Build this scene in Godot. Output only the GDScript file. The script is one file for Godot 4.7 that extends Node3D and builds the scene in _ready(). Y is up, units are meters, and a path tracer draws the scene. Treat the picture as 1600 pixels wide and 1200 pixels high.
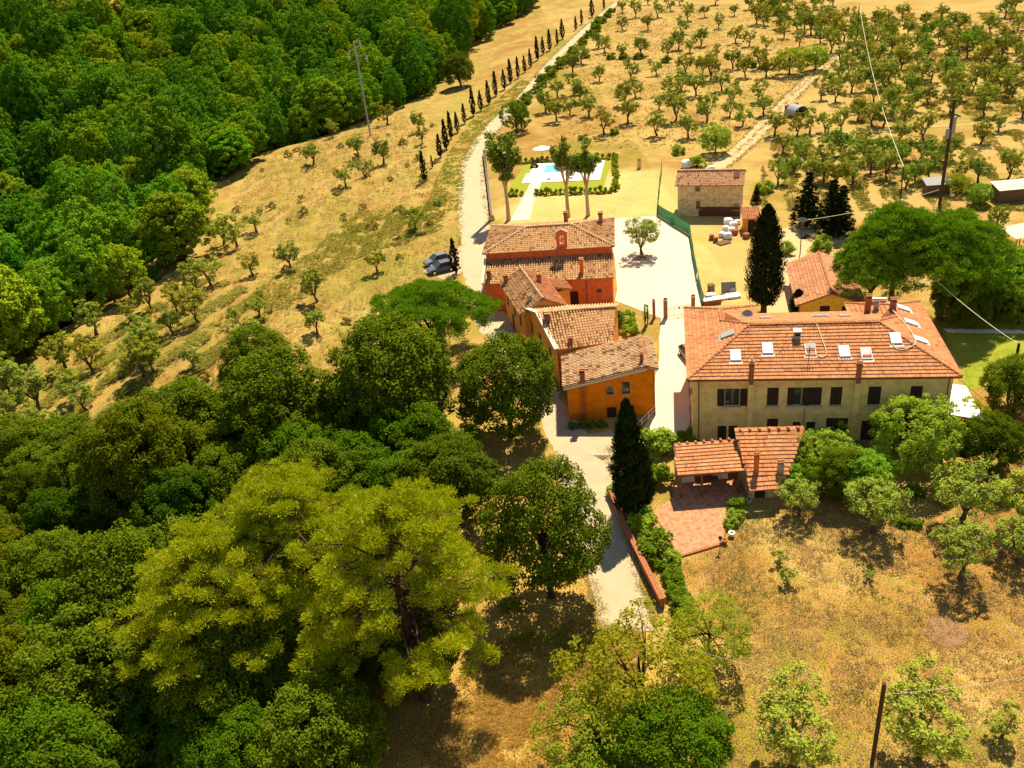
extends Node3D

var rng := RandomNumberGenerator.new()
var noise := FastNoiseLite.new()
var fine := FastNoiseLite.new()
var taken := {}
var M := {}

# ---------------------------------------------------------------- mesh builder
class MB:
	var v := PackedVector3Array()
	var n := PackedVector3Array()
	var c := PackedColorArray()
	var uv := PackedVector2Array()
	func tri(a: Vector3, b: Vector3, d: Vector3, col := Color.WHITE):
		var nn := (b - a).cross(d - a).normalized()
		v.append(a); v.append(d); v.append(b)
		for i in 3:
			n.append(nn); c.append(col); uv.append(Vector2.ZERO)
	func quad(a: Vector3, b: Vector3, d: Vector3, e: Vector3, col := Color.WHITE):
		tri(a, b, d, col); tri(a, d, e, col)
	func poly(p: Array, col := Color.WHITE):
		for i in range(1, p.size() - 1): tri(p[0], p[i], p[i + 1], col)
	func box(o: Vector3, s: Vector3, col := Color.WHITE, b := Basis.IDENTITY):
		var x := b.x * s.x * 0.5
		var y := b.y * s.y * 0.5
		var z := b.z * s.z * 0.5
		quad(o - x - y + z, o + x - y + z, o + x + y + z, o - x + y + z, col)
		quad(o + x - y - z, o - x - y - z, o - x + y - z, o + x + y - z, col)
		quad(o + x - y + z, o + x - y - z, o + x + y - z, o + x + y + z, col)
		quad(o - x - y - z, o - x - y + z, o - x + y + z, o - x + y - z, col)
		quad(o - x + y + z, o + x + y + z, o + x + y - z, o - x + y - z, col)
		quad(o - x - y - z, o + x - y - z, o + x - y + z, o - x - y + z, col)
	func prism(p: Array, up: Vector3, col := Color.WHITE):
		var q := []
		for a in p: q.append(a + up)
		poly(q, col)
		var r := p.duplicate(); r.reverse(); poly(r, col)
		for i in p.size():
			var j := (i + 1) % p.size()
			quad(p[i], p[j], q[j], q[i], col)
	func tube(p: Array, r: Array, sides := 6, col := Color.WHITE, cap := true):
		var rings := []
		var ref := Vector3(0.31, 0.17, 0.93).normalized()
		for i in p.size():
			var t: Vector3 = (p[mini(i + 1, p.size() - 1)] - p[maxi(i - 1, 0)]).normalized()
			var a := t.cross(ref)
			if a.length() < 0.05: a = t.cross(Vector3(1, 0.2, 0))
			a = a.normalized()
			var b := a.cross(t).normalized()
			var ring := []
			for k in sides:
				var g := TAU * k / sides
				ring.append(a * cos(g) + b * sin(g))
			rings.append(ring)
		for i in p.size() - 1:
			for k in sides:
				var k2 := (k + 1) % sides
				var A: Vector3 = p[i] + rings[i][k] * r[i]
				var B: Vector3 = p[i] + rings[i][k2] * r[i]
				var D: Vector3 = p[i + 1] + rings[i + 1][k2] * r[i + 1]
				var E2: Vector3 = p[i + 1] + rings[i + 1][k] * r[i + 1]
				for t in [[A, B, D, rings[i][k], rings[i][k2], rings[i + 1][k2]], [A, D, E2, rings[i][k], rings[i + 1][k2], rings[i + 1][k]]]:
					for m in 3:
						v.append(t[m]); n.append(t[m + 3]); c.append(col); uv.append(Vector2.ZERO)
		if cap:
			var e := p.size() - 1
			for k in range(1, sides - 1):
				tri(p[e] + rings[e][0] * r[e], p[e] + rings[e][k + 1] * r[e], p[e] + rings[e][k] * r[e], col)
	func mesh(m: Material) -> ArrayMesh:
		var a := []
		a.resize(Mesh.ARRAY_MAX)
		a[Mesh.ARRAY_VERTEX] = v; a[Mesh.ARRAY_NORMAL] = n; a[Mesh.ARRAY_COLOR] = c; a[Mesh.ARRAY_TEX_UV] = uv
		var o := ArrayMesh.new()
		o.add_surface_from_arrays(Mesh.PRIMITIVE_TRIANGLES, a)
		o.surface_set_material(0, m)
		return o

# ---------------------------------------------------------------- scene helpers
func numbered(called: String) -> String:
	taken[called] = taken.get(called, 0) + 1
	return called if taken[called] == 1 else "%s_%03d" % [called, taken[called] - 1]
func tag(o: Node, label: String, category: String, group := "", kind := ""):
	if label: o.set_meta("label", label)
	if category: o.set_meta("category", category)
	if group: o.set_meta("group", group)
	if kind: o.set_meta("kind", kind)
	return o
func thing(called: String, label: String, category: String, at := Vector3.ZERO, turn := 0.0, group := "") -> Node3D:
	var o := Node3D.new()
	o.name = numbered(called); add_child(o)
	o.position = at; o.rotation_degrees.y = turn
	tag(o, label, category, group)
	return o
func obj(called: String, mb, m: Material, parent: Node = null) -> MeshInstance3D:
	var o := MeshInstance3D.new()
	o.mesh = mb.mesh(m) if mb is MB else mb
	o.name = called if parent else numbered(called)
	(parent if parent else self).add_child(o, true)
	return o
func struct(called: String, mb, m: Material) -> MeshInstance3D:
	var o := obj(called, mb, m)
	o.set_meta("kind", "structure")
	return o
func lin(r: float, g: float, b: float) -> Color: return Color(r, g, b).linear_to_srgb()
func mat(r: float, g: float, b: float, rough := 0.85, tex: Texture2D = null, scale := 0.5) -> StandardMaterial3D:
	var m := StandardMaterial3D.new()
	m.albedo_color = lin(r, g, b); m.roughness = rough
	m.metallic_specular = 0.3
	m.vertex_color_use_as_albedo = true
	if tex:
		m.albedo_texture = tex; m.uv1_triplanar = true; m.uv1_world_triplanar = true; m.uv1_scale = Vector3.ONE * scale
	return m
func leafmat(back: Color) -> StandardMaterial3D:
	var m := StandardMaterial3D.new()
	m.albedo_color = Color.WHITE; m.vertex_color_use_as_albedo = true
	m.roughness = 0.9; m.metallic_specular = 0.04
	m.backlight_enabled = true; m.backlight = back
	m.cull_mode = BaseMaterial3D.CULL_DISABLED
	return m
func grey_tex(size: int, freq: float, lo: float, hi: float, sd: int, type := FastNoiseLite.TYPE_SIMPLEX_SMOOTH, oct := 5) -> ImageTexture:
	var f := FastNoiseLite.new()
	f.noise_type = type; f.frequency = freq; f.seed = sd; f.fractal_octaves = oct; f.fractal_gain = 0.62
	var im := f.get_seamless_image(size, size)
	im.convert(Image.FORMAT_L8)
	var d := im.get_data()
	for i in d.size(): d[i] = int(255.0 * clampf(lo + (hi - lo) * d[i] / 255.0, 0.0, 1.0))
	var o := Image.create_from_data(size, size, false, Image.FORMAT_L8, d)
	o.generate_mipmaps()
	return ImageTexture.create_from_image(o)
func mix_tex(size: int, cols: Array, f1: float, f2: float, sd: int) -> ImageTexture:
	var a := FastNoiseLite.new()
	a.frequency = f1; a.seed = sd; a.fractal_octaves = 5; a.fractal_gain = 0.65
	var b := FastNoiseLite.new()
	b.frequency = f2; b.seed = sd + 9; b.fractal_octaves = 4
	var ia := a.get_seamless_image(size, size)
	ia.convert(Image.FORMAT_L8)
	var ib := b.get_seamless_image(size, size)
	ib.convert(Image.FORMAT_L8)
	var da := ia.get_data()
	var db := ib.get_data()
	var out := PackedByteArray()
	out.resize(size * size * 3)
	for i in size * size:
		var k := da[i] / 255.0
		var q := clampf((db[i] / 255.0 - 0.3) * 2.0, 0, 1)
		var lowc: Color = cols[0]
		var midc: Color = cols[1].lerp(cols[2], q)
		var c: Color = lowc.lerp(midc, clampf(k * 2.2 - 0.25, 0, 1)).lerp(cols[3], clampf(k * 3.0 - 1.9, 0, 1))
		out[i * 3] = int(c.r * 255); out[i * 3 + 1] = int(c.g * 255); out[i * 3 + 2] = int(c.b * 255)
	var o := Image.create_from_data(size, size, false, Image.FORMAT_RGB8, out)
	o.generate_mipmaps()
	return ImageTexture.create_from_image(o)

# ---------------------------------------------------------------- terrain
const EZ := [-30.0, -60.0, -80.0, -104.0, -120.0, -134.0, -148.0, -190.0, -213.0, -223.0, -252.0, -330.0, -400.0, -700.0]
const EX := [-40.0, -44.0, -54.0, -66.0, -60.0, -51.0, -49.0, -55.0, -47.0, -33.0, -12.0, 4.0, 27.0, 90.0]
func wood_edge(z: float) -> float:
	if z >= EZ[0]: return EX[0]
	for i in EZ.size() - 1:
		if z >= EZ[i + 1]: return lerpf(EX[i], EX[i + 1], (z - EZ[i]) / (EZ[i + 1] - EZ[i]))
	return EX[-1]
func h(x: float, z: float) -> float:
	var L := wood_edge(z) - x
	var y := -2.0 * smoothstep(-30, 0, L) - 11.0 * smoothstep(0, 38, L)
	if L > 55: y += 0.19 * (L - 55) * smoothstep(55, 110, L)
	return y
func on(x: float, z: float, dy := 0.0) -> Vector3: return Vector3(x, h(x, z) + dy, z)
func nz(x: float, z: float, f: float) -> float: return noise.get_noise_2d(x * f, z * f)
func inpoly(x: float, z: float, p: PackedVector2Array) -> bool: return Geometry2D.is_point_in_polygon(Vector2(x, z), p)

var CLEAR_A := PackedVector2Array([Vector2(-171.2, -388.0), Vector2(-153.7, -378.7), Vector2(-137.8, -394.2), Vector2(-143.1, -438.6), Vector2(-159.8, -492.4), Vector2(-205.2, -465.6)])
var CLEAR_B := PackedVector2Array([Vector2(-132.2, -428.0), Vector2(-116.2, -438.9), Vector2(-127.1, -511.7), Vector2(-151.9, -497.1)])
func ground_colour(x: float, z: float) -> Color:
	var L := wood_edge(z) - x
	var a := nz(x, z, 5.0) * 0.5 + nz(x + 70, z, 19.0) * 0.35 + nz(x, z + 31, 60.0) * 0.3
	var b := nz(x + 300, z, 3.0) * 0.6 + nz(x, z + 200, 14.0) * 0.4 + nz(x, z, 45.0) * 0.25
	var c := Color(0.46, 0.285, 0.115).lerp(Color(0.62, 0.45, 0.24), clampf(a * 2.6 + 0.42, 0, 1))
	c = c.lerp(Color(0.33, 0.29, 0.055), clampf(b * 2.6 - 0.02, 0, 0.85))
	c = c.lerp(Color(0.40, 0.19, 0.055), clampf(-b * 1.6 - 0.12, 0, 0.5))
	if x < 4 and z < -60 and L < 8:
		c = c.lerp(Color(0.46, 0.40, 0.12), clampf(0.25 + nz(x + 150, z, 12.0) * 1.5, 0, 0.55))
		c = c.lerp(Color(0.64, 0.45, 0.25), clampf(nz(x, z + 400, 25.0) * 1.6 + nz(x, z, 70.0), 0, 0.6))
		var g := smoothstep(18, 0, absf(z + 132 + x * 0.5)) * 0.75
		c = c.lerp(Color(0.31, 0.29, 0.055), clampf(g * (0.6 + b * 1.5), 0, 0.85))
	if L > 60 and (inpoly(x, z, CLEAR_A) or inpoly(x, z, CLEAR_B)): c = Color(0.62, 0.34, 0.08).lerp(Color(0.66, 0.46, 0.16), clampf(a + 0.5, 0, 1))
	# bare pale building ground round the pool and the ruin
	var e := Vector2((x - 20) / 19.0, (z + 141) / 19.0).length()
	var pale := Color(0.68, 0.50, 0.29).lerp(Color(0.84, 0.72, 0.50), clampf(a + 0.5, 0, 1))
	c = c.lerp(pale, smoothstep(1.25, 0.75, e + nz(x, z, 12.0) * 0.3))
	e = Vector2((x - 30) / 7.0, (z + 112) / 14.0).length()
	c = c.lerp(pale, smoothstep(1.3, 0.7, e + nz(x, z, 16.0) * 0.5) * 0.9)
	# bare harrowed soil of the olive fields
	if x > 30 and z < -110: c = c.lerp(Color(0.66, 0.47, 0.27), clampf(0.5 + a * 1.2, 0.1, 0.85))
	# worn earth among the near trees
	if x < 8 and z > -80: c = c.lerp(Color(0.62, 0.42, 0.16), clampf(0.5 + a, 0, 0.85))
	return c

# old plough ridges and trodden unevenness, real relief of the soil
func furrow(x: float, z: float) -> float:
	var y := 0.0
	if x < -9 and z < -84 and z > -215:
		var k := smoothstep(-9, -16, x) * smoothstep(-84, -92, z) * smoothstep(-215, -205, z)
		y += k * (0.26 * sin((x * 0.90 + z * 0.44) * 1.15 + nz(x, z, 8.0) * 3.0) + 0.12 * nz(x, z, 60.0) - 0.2)
	if x > 19 and z > -56: y += smoothstep(19, 22, x) * smoothstep(-56, -53, z) * (0.10 * nz(x, z, 40.0) + 0.06 * nz(x, z, 90.0))
	return y * smoothstep(2.4, 3.6, (Vector2(x, z) - Vector2(28.18, -43.82)).length()) if x > 19 and z > -56 else y
func build_ground():
	var xs := []
	var x := -1500.0
	while x < 1500.0:
		xs.append(x)
		var ax := absf(x)
		if x > -72 and x < 74: x += 0.9
		elif ax < 130: x += 2.0
		elif ax < 260: x += 5.0
		else: x += ax * 0.12
	xs.append(1500.0)
	var zs := []
	var z := 120.0
	while z > -1700.0:
		zs.append(z)
		if z > 0: z -= 20
		elif z > -20: z -= 4
		elif z > -190: z -= 0.9
		elif z > -330: z -= 1.8
		elif z > -600: z -= 5.0
		else: z -= 80.0
	var v := PackedVector3Array()
	var n := PackedVector3Array()
	var c := PackedColorArray()
	var uv := PackedVector2Array()
	var idx := PackedInt32Array()
	for zz in zs:
		for xx in xs:
			var y := h(xx, zz)
			v.append(Vector3(xx, y + furrow(xx, zz), zz))
			n.append(Vector3(y + furrow(xx, zz) - h(xx + 0.6, zz) - furrow(xx + 0.6, zz), 0.6, y + furrow(xx, zz) - h(xx, zz + 0.6) - furrow(xx, zz + 0.6)).normalized())
			c.append(ground_colour(xx, zz))
			uv.append(Vector2(xx, zz) / 9.0)
	var w := xs.size()
	for j in zs.size() - 1:
		for i in w - 1:
			var k := j * w + i
			idx.append_array(PackedInt32Array([k, k + w, k + 1, k + 1, k + w, k + w + 1]))
	var a := []
	a.resize(Mesh.ARRAY_MAX)
	a[Mesh.ARRAY_VERTEX] = v; a[Mesh.ARRAY_NORMAL] = n; a[Mesh.ARRAY_COLOR] = c; a[Mesh.ARRAY_TEX_UV] = uv; a[Mesh.ARRAY_INDEX] = idx
	var m := ArrayMesh.new()
	m.add_surface_from_arrays(Mesh.PRIMITIVE_TRIANGLES, a)
	m.surface_set_material(0, M.ground)
	struct("ground", m, null)

func strip(called: String, pts: PackedVector2Array, widths: Array, m: Material, dy: float, col: Color, wob := 0.3) -> MeshInstance3D:
	var cv := Curve2D.new()
	for i in pts.size():
		var t := (pts[mini(i + 1, pts.size() - 1)] - pts[maxi(i - 1, 0)]) / 6.0
		cv.add_point(pts[i], -t, t)
	var mb := MB.new()
	var len := cv.get_baked_length()
	var k := int(len / 1.2) + 2
	var prev := []
	for i in k:
		var s := len * i / (k - 1)
		var p := cv.sample_baked(s, true)
		var d := (cv.sample_baked(minf(s + 0.5, len), true) - cv.sample_baked(maxf(s - 0.5, 0), true)).normalized()
		var q := Vector2(-d.y, d.x)
		var f := float(i) / (k - 1) * (widths.size() - 1)
		var wd := lerpf(widths[int(f)], widths[mini(int(f) + 1, widths.size() - 1)], f - int(f)) * 0.5
		var row := []
		for t in [-1.0, -0.5, 0.0, 0.5, 1.0]:
			var e: Vector2 = p + q * (wd * t + (nz(p.x + t * 40, p.y, 40.0) * wob * 2.0 if absf(t) > 0.9 else 0.0))
			row.append(on(e.x, e.y, dy))
		if i > 0:
			for j in 4:
				var cc := col * (1.0 + 0.12 * nz(p.x + j * 9, p.y, 50.0))
				cc.a = 1
				mb.quad(prev[j], prev[j + 1], row[j + 1], row[j], cc)
		prev = row
	for i in mb.n.size(): 
		if mb.n[i].y < 0: mb.n[i] = -mb.n[i]
	return struct(called, mb, m)

func sheet(called: String, pts: PackedVector2Array, m: Material, y: float, col: Color) -> MeshInstance3D:
	var mb := MB.new()
	var t := Geometry2D.triangulate_polygon(pts)
	for i in range(0, t.size(), 3):
		var a := pts[t[i]]
		var b := pts[t[i + 1]]
		var d := pts[t[i + 2]]
		var A := Vector3(a.x, y, a.y)
		var B := Vector3(b.x, y, b.y)
		var D := Vector3(d.x, y, d.y)
		if (B - A).cross(D - A).y > 0: mb.tri(A, B, D, col)
		else: mb.tri(A, D, B, col)
	return struct(called, mb, m)

# ---------------------------------------------------------------- foliage
func rdir() -> Vector3:
	var z := rng.randf_range(-1, 1)
	var a := rng.randf() * TAU
	var r := sqrt(1 - z * z)
	return Vector3(r * cos(a), z, r * sin(a))
# clumps: [centre, radius, outward]; each leaf is a small folded blade of its own
func foliage(clumps: Array, per: int, size: float, asp: float, cols: Array, m: Material, mode := 0) -> ArrayMesh:
	var total := 0
	for q in clumps: total += int(per * clampf(q[1] * q[1] * q[3], 0.15, 6.0))
	var v := PackedVector3Array()
	var n := PackedVector3Array()
	var c := PackedColorArray()
	v.resize(total * 6); n.resize(total * 6); c.resize(total * 6)
	var k := 0
	var c0: Color = cols[0]
	var c1: Color = cols[1]
	var c2: Color = cols[2]
	for q in clumps:
		var o: Vector3 = q[0]
		var r: float = q[1]
		var out: Vector3 = q[2]
		var tone := rng.randf()
		var cc := c0.lerp(c1, tone)
		for i in int(per * clampf(r * r * q[3], 0.15, 6.0)):
			var d := rdir()
			var p: Vector3
			var nn: Vector3
			var t: Vector3
			if mode == 0:
				if d.dot(out) < -0.2 and rng.randf() < 0.7: d = -d
				p = o + Vector3(d.x, d.y * 0.8, d.z) * r * pow(rng.randf(), 0.4)
				nn = (d * 0.4 + out * 0.3 + Vector3(0, 0.75, 0) + rdir() * 0.75).normalized()
				t = nn.cross(rdir()).normalized()
			elif mode == 1:
				# needles: stand out from the twig, turned up
				d = (d + Vector3(0, 0.55, 0)).normalized()
				p = o + Vector3(d.x, d.y * 0.62, d.z) * r * pow(rng.randf(), 0.45)
				t = (d + rdir() * 0.45 + Vector3(0, 0.3, 0)).normalized()
				nn = t.cross(rdir()).normalized()
			else:
				# scale sprays held upright against a column
				p = o + Vector3(d.x, d.y, d.z) * r * pow(rng.randf(), 0.5)
				t = (Vector3(0, 1, 0) + out * 0.35 + rdir() * 0.4).normalized()
				nn = (out + rdir() * 0.6).normalized()
				nn = (nn - t * nn.dot(t)).normalized()
			var b := nn.cross(t).normalized()
			var s := size * rng.randf_range(0.6, 1.25)
			var a0 := p - t * s
			var a1 := p + b * s * asp + nn * s * 0.12
			var a2 := p + t * s
			var a3 := p - b * s * asp + nn * s * 0.12
			var col := cc.lerp(c2, rng.randf() * 0.55) * rng.randf_range(0.8, 1.2)
			col.a = 1.0
			v[k] = a0; v[k + 1] = a2; v[k + 2] = a1; v[k + 3] = a0; v[k + 4] = a3; v[k + 5] = a2
			var n1 := (a1 - a0).cross(a2 - a0).normalized()
			var n2 := (a2 - a0).cross(a3 - a0).normalized()
			for j in 3:
				n[k + j] = n1; n[k + 3 + j] = n2
			for j in 6: c[k + j] = col
			k += 6
	v.resize(k); n.resize(k); c.resize(k)
	var a := []
	a.resize(Mesh.ARRAY_MAX)
	a[Mesh.ARRAY_VERTEX] = v; a[Mesh.ARRAY_NORMAL] = n; a[Mesh.ARRAY_COLOR] = c
	var o2 := ArrayMesh.new()
	o2.add_surface_from_arrays(Mesh.PRIMITIVE_TRIANGLES, a)
	o2.surface_set_material(0, m)
	return o2
func limb(mb: MB, a: Vector3, b: Vector3, r0: float, r1: float, sag := 0.12, sides := 5):
	var d := b - a
	var side := d.cross(Vector3.UP).normalized() * d.length() * rng.randf_range(-sag, sag)
	var p := []
	var r := []
	for i in 5:
		var t := i / 4.0
		p.append(a + d * t + side * sin(t * PI) + Vector3(0, d.length() * 0.10 * sin(t * PI), 0))
		r.append(lerpf(r0, r1, t))
	mb.tube(p, r, sides)
func proto(trunk: MB, crown: ArrayMesh, bark: Material) -> Node3D:
	var o := Node3D.new()
	if trunk:
		var t := MeshInstance3D.new()
		t.name = "trunk"; t.mesh = trunk.mesh(bark); o.add_child(t)
	var c := MeshInstance3D.new()
	c.name = "crown"; c.mesh = crown; o.add_child(c)
	return o
func broadleaf(sd: int, H: float, R: float, base: float, nc: int, per: int, leaf: float, cols: Array, m: Material, cr := 0.12, gap := 0.0) -> Node3D:
	rng.seed = sd
	var cl := []
	var cy := (H + base) * 0.5
	var ry := (H - base) * 0.5
	var tr := MB.new()
	var lean := Vector3(rng.randf_range(-0.5, 0.5), 0, rng.randf_range(-0.5, 0.5)) * R * 0.12
	var tw := 0.026 * H + 0.06
	tr.tube([Vector3(0, -0.5, 0), Vector3(0, 0.4, 0), lean * 0.5 + Vector3(0, base, 0), lean + Vector3(0, cy, 0), lean + Vector3(0, cy + ry * 0.6, 0)], [tw * 1.5, tw, tw * 0.85, tw * 0.55, tw * 0.15], 7)
	# boughs swell the outline unevenly, with hollows between them
	var lobes := []
	for i in 26: lobes.append([rdir(), rng.randf_range(-0.20, 0.30), rng.randf_range(0.80, 0.93)])
	for i in nc:
		var y := 1.0 - 2.0 * (i + 0.5) / nc
		var g := i * 2.39996 + rng.randf() * 0.7
		var rr := sqrt(1 - y * y)
		var d := Vector3(rr * cos(g), y, rr * sin(g))
		var f := rng.randf_range(0.80, 0.94)
		if i % 4 == 0: f = rng.randf_range(0.45, 0.78)
		for l in lobes:
			var dt: float = d.dot(l[0])
			if dt > l[2]: f += l[1] * smoothstep(l[2], 1.0, dt) * 0.9
		if y < -0.8: continue
		if gap > 0 and rng.randf() < gap: continue
		var p := lean + Vector3(d.x * R * f, cy + d.y * ry * f, d.z * R * f)
		var q := R * cr * rng.randf_range(0.7, 1.35)
		cl.append([p, q, (d + Vector3(0, 0.4, 0)).normalized(), pow(1.0 / (R * cr), 2.0)])
		if i % maxi(1, nc / 22) == 0: limb(tr, lean * 0.6 + Vector3(0, rng.randf_range(base * 0.9, cy), 0), p, tw * 0.4, tw * 0.06)
	return proto(tr, foliage(cl, per, leaf, 0.6, cols, m), M.bark)
func olive(sd: int, H: float, R: float, per: int, cols: Array, bare := 0.24) -> Node3D:
	rng.seed = sd
	var tr := MB.new()
	var cl := []
	var fork := H * rng.randf_range(0.12, 0.2)
	var twist := Vector3(rng.randf_range(-0.2, 0.2), fork, rng.randf_range(-0.2, 0.2))
	tr.tube([Vector3(0, -0.3, 0), Vector3(0, 0.1, 0), twist * 0.6, twist], [0.32, 0.22, 0.18, 0.16], 7)
	var k := rng.randi_range(4, 6)
	for i in k:
		var a := TAU * i / k + rng.randf() * 0.7
		var e := Vector3(cos(a) * R * rng.randf_range(0.25, 0.6), H * rng.randf_range(0.40, 0.78), sin(a) * R * rng.randf_range(0.25, 0.6))
		limb(tr, twist, e, 0.10, 0.04, 0.2)
		for j in rng.randi_range(13, 18):
			var d := (rdir() + Vector3(cos(a), 0.2, sin(a)) * 0.5).normalized()
			var p := e + Vector3(d.x, d.y * 1.25, d.z) * R * rng.randf_range(0.15, 0.52)
			p.y = clampf(p.y, H * bare, H * 0.98)
			var q := R * rng.randf_range(0.12, 0.22)
			cl.append([p, q, d, 1.0 / (q * q)])
			if j < 4: limb(tr, e, p, 0.035, 0.012, 0.1, 4)
	return proto(tr, foliage(cl, per, 0.135, 0.38, cols, M.leaf_olive), M.bark_grey)
func umbrella_pine(sd: int, H: float, R: float, thick: float, nc: int, per: int, cols: Array) -> Node3D:
	rng.seed = sd
	var tr := MB.new()
	var cl := []
	var lean := Vector3(rng.randf_range(-1, 1), 0, rng.randf_range(-1, 1)) * 0.5
	var fork := H - thick * 1.25
	tr.tube([Vector3(0, -0.4, 0), Vector3(0, 0.5, 0), lean * 0.5 + Vector3(0, fork * 0.6, 0), lean + Vector3(0, fork, 0)], [0.5, 0.36, 0.30, 0.26], 8)
	for i in 12:
		var a := TAU * i / 12.0 + rng.randf() * 0.4
		var rr := R * rng.randf_range(0.45, 0.85)
		limb(tr, lean + Vector3(0, fork - rng.randf() * 0.8, 0), lean + Vector3(cos(a) * rr, H - thick * (0.45 + 0.3 * rr / R), sin(a) * rr), 0.16, 0.05, 0.1)
	for i in nc:
		var rr := sqrt((i + 0.5) / nc)
		var a := i * 2.39996 + rng.randf() * 0.5
		var bump := 1.0 + 0.14 * sin(a * 3.0 + sd) + 0.08 * sin(a * 7.0)
		var top := H - thick * 0.8 * pow(rr, 2.2) - rng.randf() * 0.5 + 0.45 * sin(a * 2.0 + rr * 9.0 + sd)
		var p := lean + Vector3(cos(a) * rr * R * bump, top - 0.35, sin(a) * rr * R * bump)
		cl.append([p, rng.randf_range(0.6, 0.95), Vector3(cos(a) * rr, 1, sin(a) * rr).normalized(), 1.5])
		if i % 2 == 0: cl.append([p - Vector3(p.x * 0.12, thick * rng.randf_range(0.2, 0.55), p.z * 0.12), 0.8, Vector3.UP, 1.3])
	return proto(tr, foliage(cl, per, 0.2, 0.24, cols, M.leaf_pine, 1), M.bark_pine)
func tall_pine(sd: int, H: float, R: float, per: int, cols: Array, lo := 0.35) -> Node3D:
	rng.seed = sd
	var tr := MB.new()
	var cl := []
	tr.tube([Vector3(0, -0.5, 0), Vector3(0, 0.6, 0), Vector3(0.2, H * 0.5, 0.1), Vector3(0.1, H * 0.82, 0), Vector3(0.0, H * 0.97, 0.0)], [0.55, 0.38, 0.28, 0.16, 0.04], 8)
	var levels := 13
	for l in levels:
		var t := float(l) / (levels - 1)
		var y := lerpf(H * lo, H * 0.95, t)
		var reach := R * (0.55 + 0.55 * sin(PI * clampf(0.18 + t * 0.72, 0, 1))) * (1.0 - 0.62 * pow(t, 2.5))
		var k := 6 if t < 0.7 else 5
		for i in k:
			var a := TAU * (i + 0.5 * (l % 2)) / k + rng.randf_range(-0.4, 0.4)
			var rr := reach * rng.randf_range(0.6, 1.1)
			var e := Vector3(cos(a) * rr, y + rr * rng.randf_range(0.05, 0.25), sin(a) * rr)
			limb(tr, Vector3(0.1, y, 0.05), e, 0.10, 0.025, 0.12, 5)
			var dd := Vector3(cos(a), 0.35, sin(a)).normalized()
			for j in rng.randi_range(5, 8):
				var p := e + Vector3(rng.randf_range(-1.1, 1.1), rng.randf_range(-0.5, 0.8), rng.randf_range(-1.1, 1.1)) - dd * rng.randf_range(0.0, 1.6)
				cl.append([p, rng.randf_range(0.4, 0.85), dd, 1.6])
				if j < 2: limb(tr, e.lerp(Vector3(0.1, y, 0), 0.35), p, 0.035, 0.015, 0.1, 4)
		if t < 0.3:
			for i in 4:
				var a := rng.randf() * TAU
				var p0 := Vector3(0.1, y - H * 0.16 - i * 0.3, 0)
				limb(tr, p0, p0 + Vector3(cos(a), rng.randf_range(-0.1, 0.4), sin(a)) * rng.randf_range(1.0, 2.6), 0.05, 0.012, 0.2, 4)
	return proto(tr, foliage(cl, per, 0.15, 0.2, cols, M.leaf_pine, 1), M.bark_pine)
func cypress(sd: int, H: float, R: float, n: int, per: int, leaf: float, cols: Array, stem := 0.4, fat := 0.35) -> Node3D:
	rng.seed = sd
	var tr := MB.new()
	tr.tube([Vector3(0, -0.3, 0), Vector3(0, stem, 0), Vector3(0, H * 0.8, 0)], [R * 0.22 + 0.03, R * 0.16 + 0.03, 0.02], 6)
	var cl := []
	for i in n:
		var t := (i + rng.randf()) / n
		var y := stem + (H - stem) * t
		var prof := pow(sin(PI * clampf(pow(t, 0.62) * 0.93 + 0.06, 0, 1)), 0.75) if fat < 0.5 else pow(1.0 - pow(t, 3.2), 0.8) * clampf(t * 8.0 + 0.35, 0, 1)
		var a := i * 2.39996 + rng.randf() * 0.8
		var rr := R * prof * rng.randf_range(0.5, 1.06)
		var out := Vector3(cos(a), 0, sin(a))
		var cr := maxf(0.16, R * 0.34 * clampf(prof + 0.25, 0.3, 1))
		cl.append([out * rr + Vector3(0, y, 0), cr, out, 1.0 / (cr * cr)])
	return proto(tr, foliage(cl, per, leaf, 0.32, cols, M.leaf_cypress, 2), M.bark)
func spruce(sd: int, H: float, R: float, cols: Array) -> Node3D:
	rng.seed = sd
	var tr := MB.new()
	tr.tube([Vector3(0, -0.3, 0), Vector3(0, H * 0.5, 0), Vector3(0, H, 0)], [0.2, 0.12, 0.02], 6)
	var cl := []
	var l := 0
	var y := H * 0.14
	while y < H * 0.99:
		var reach := R * (1.0 - y / H) + 0.12
		var k := maxi(3, int(reach * 6))
		for i in k:
			var a := TAU * i / k + l * 0.9 + rng.randf() * 0.4
			var out := Vector3(cos(a), -0.25, sin(a))
			for s in [0.45, 0.9]:
				cl.append([Vector3(0, y, 0) + out * reach * s * rng.randf_range(0.85, 1.1), 0.2 + reach * 0.13, Vector3(cos(a), 0.2, sin(a)), 1.0 / pow(0.2 + reach * 0.13, 2)])
		y += 0.42
		l += 1
	return proto(tr, foliage(cl, 44, 0.15, 0.34, cols, M.leaf_cypress, 1), M.bark)
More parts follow.
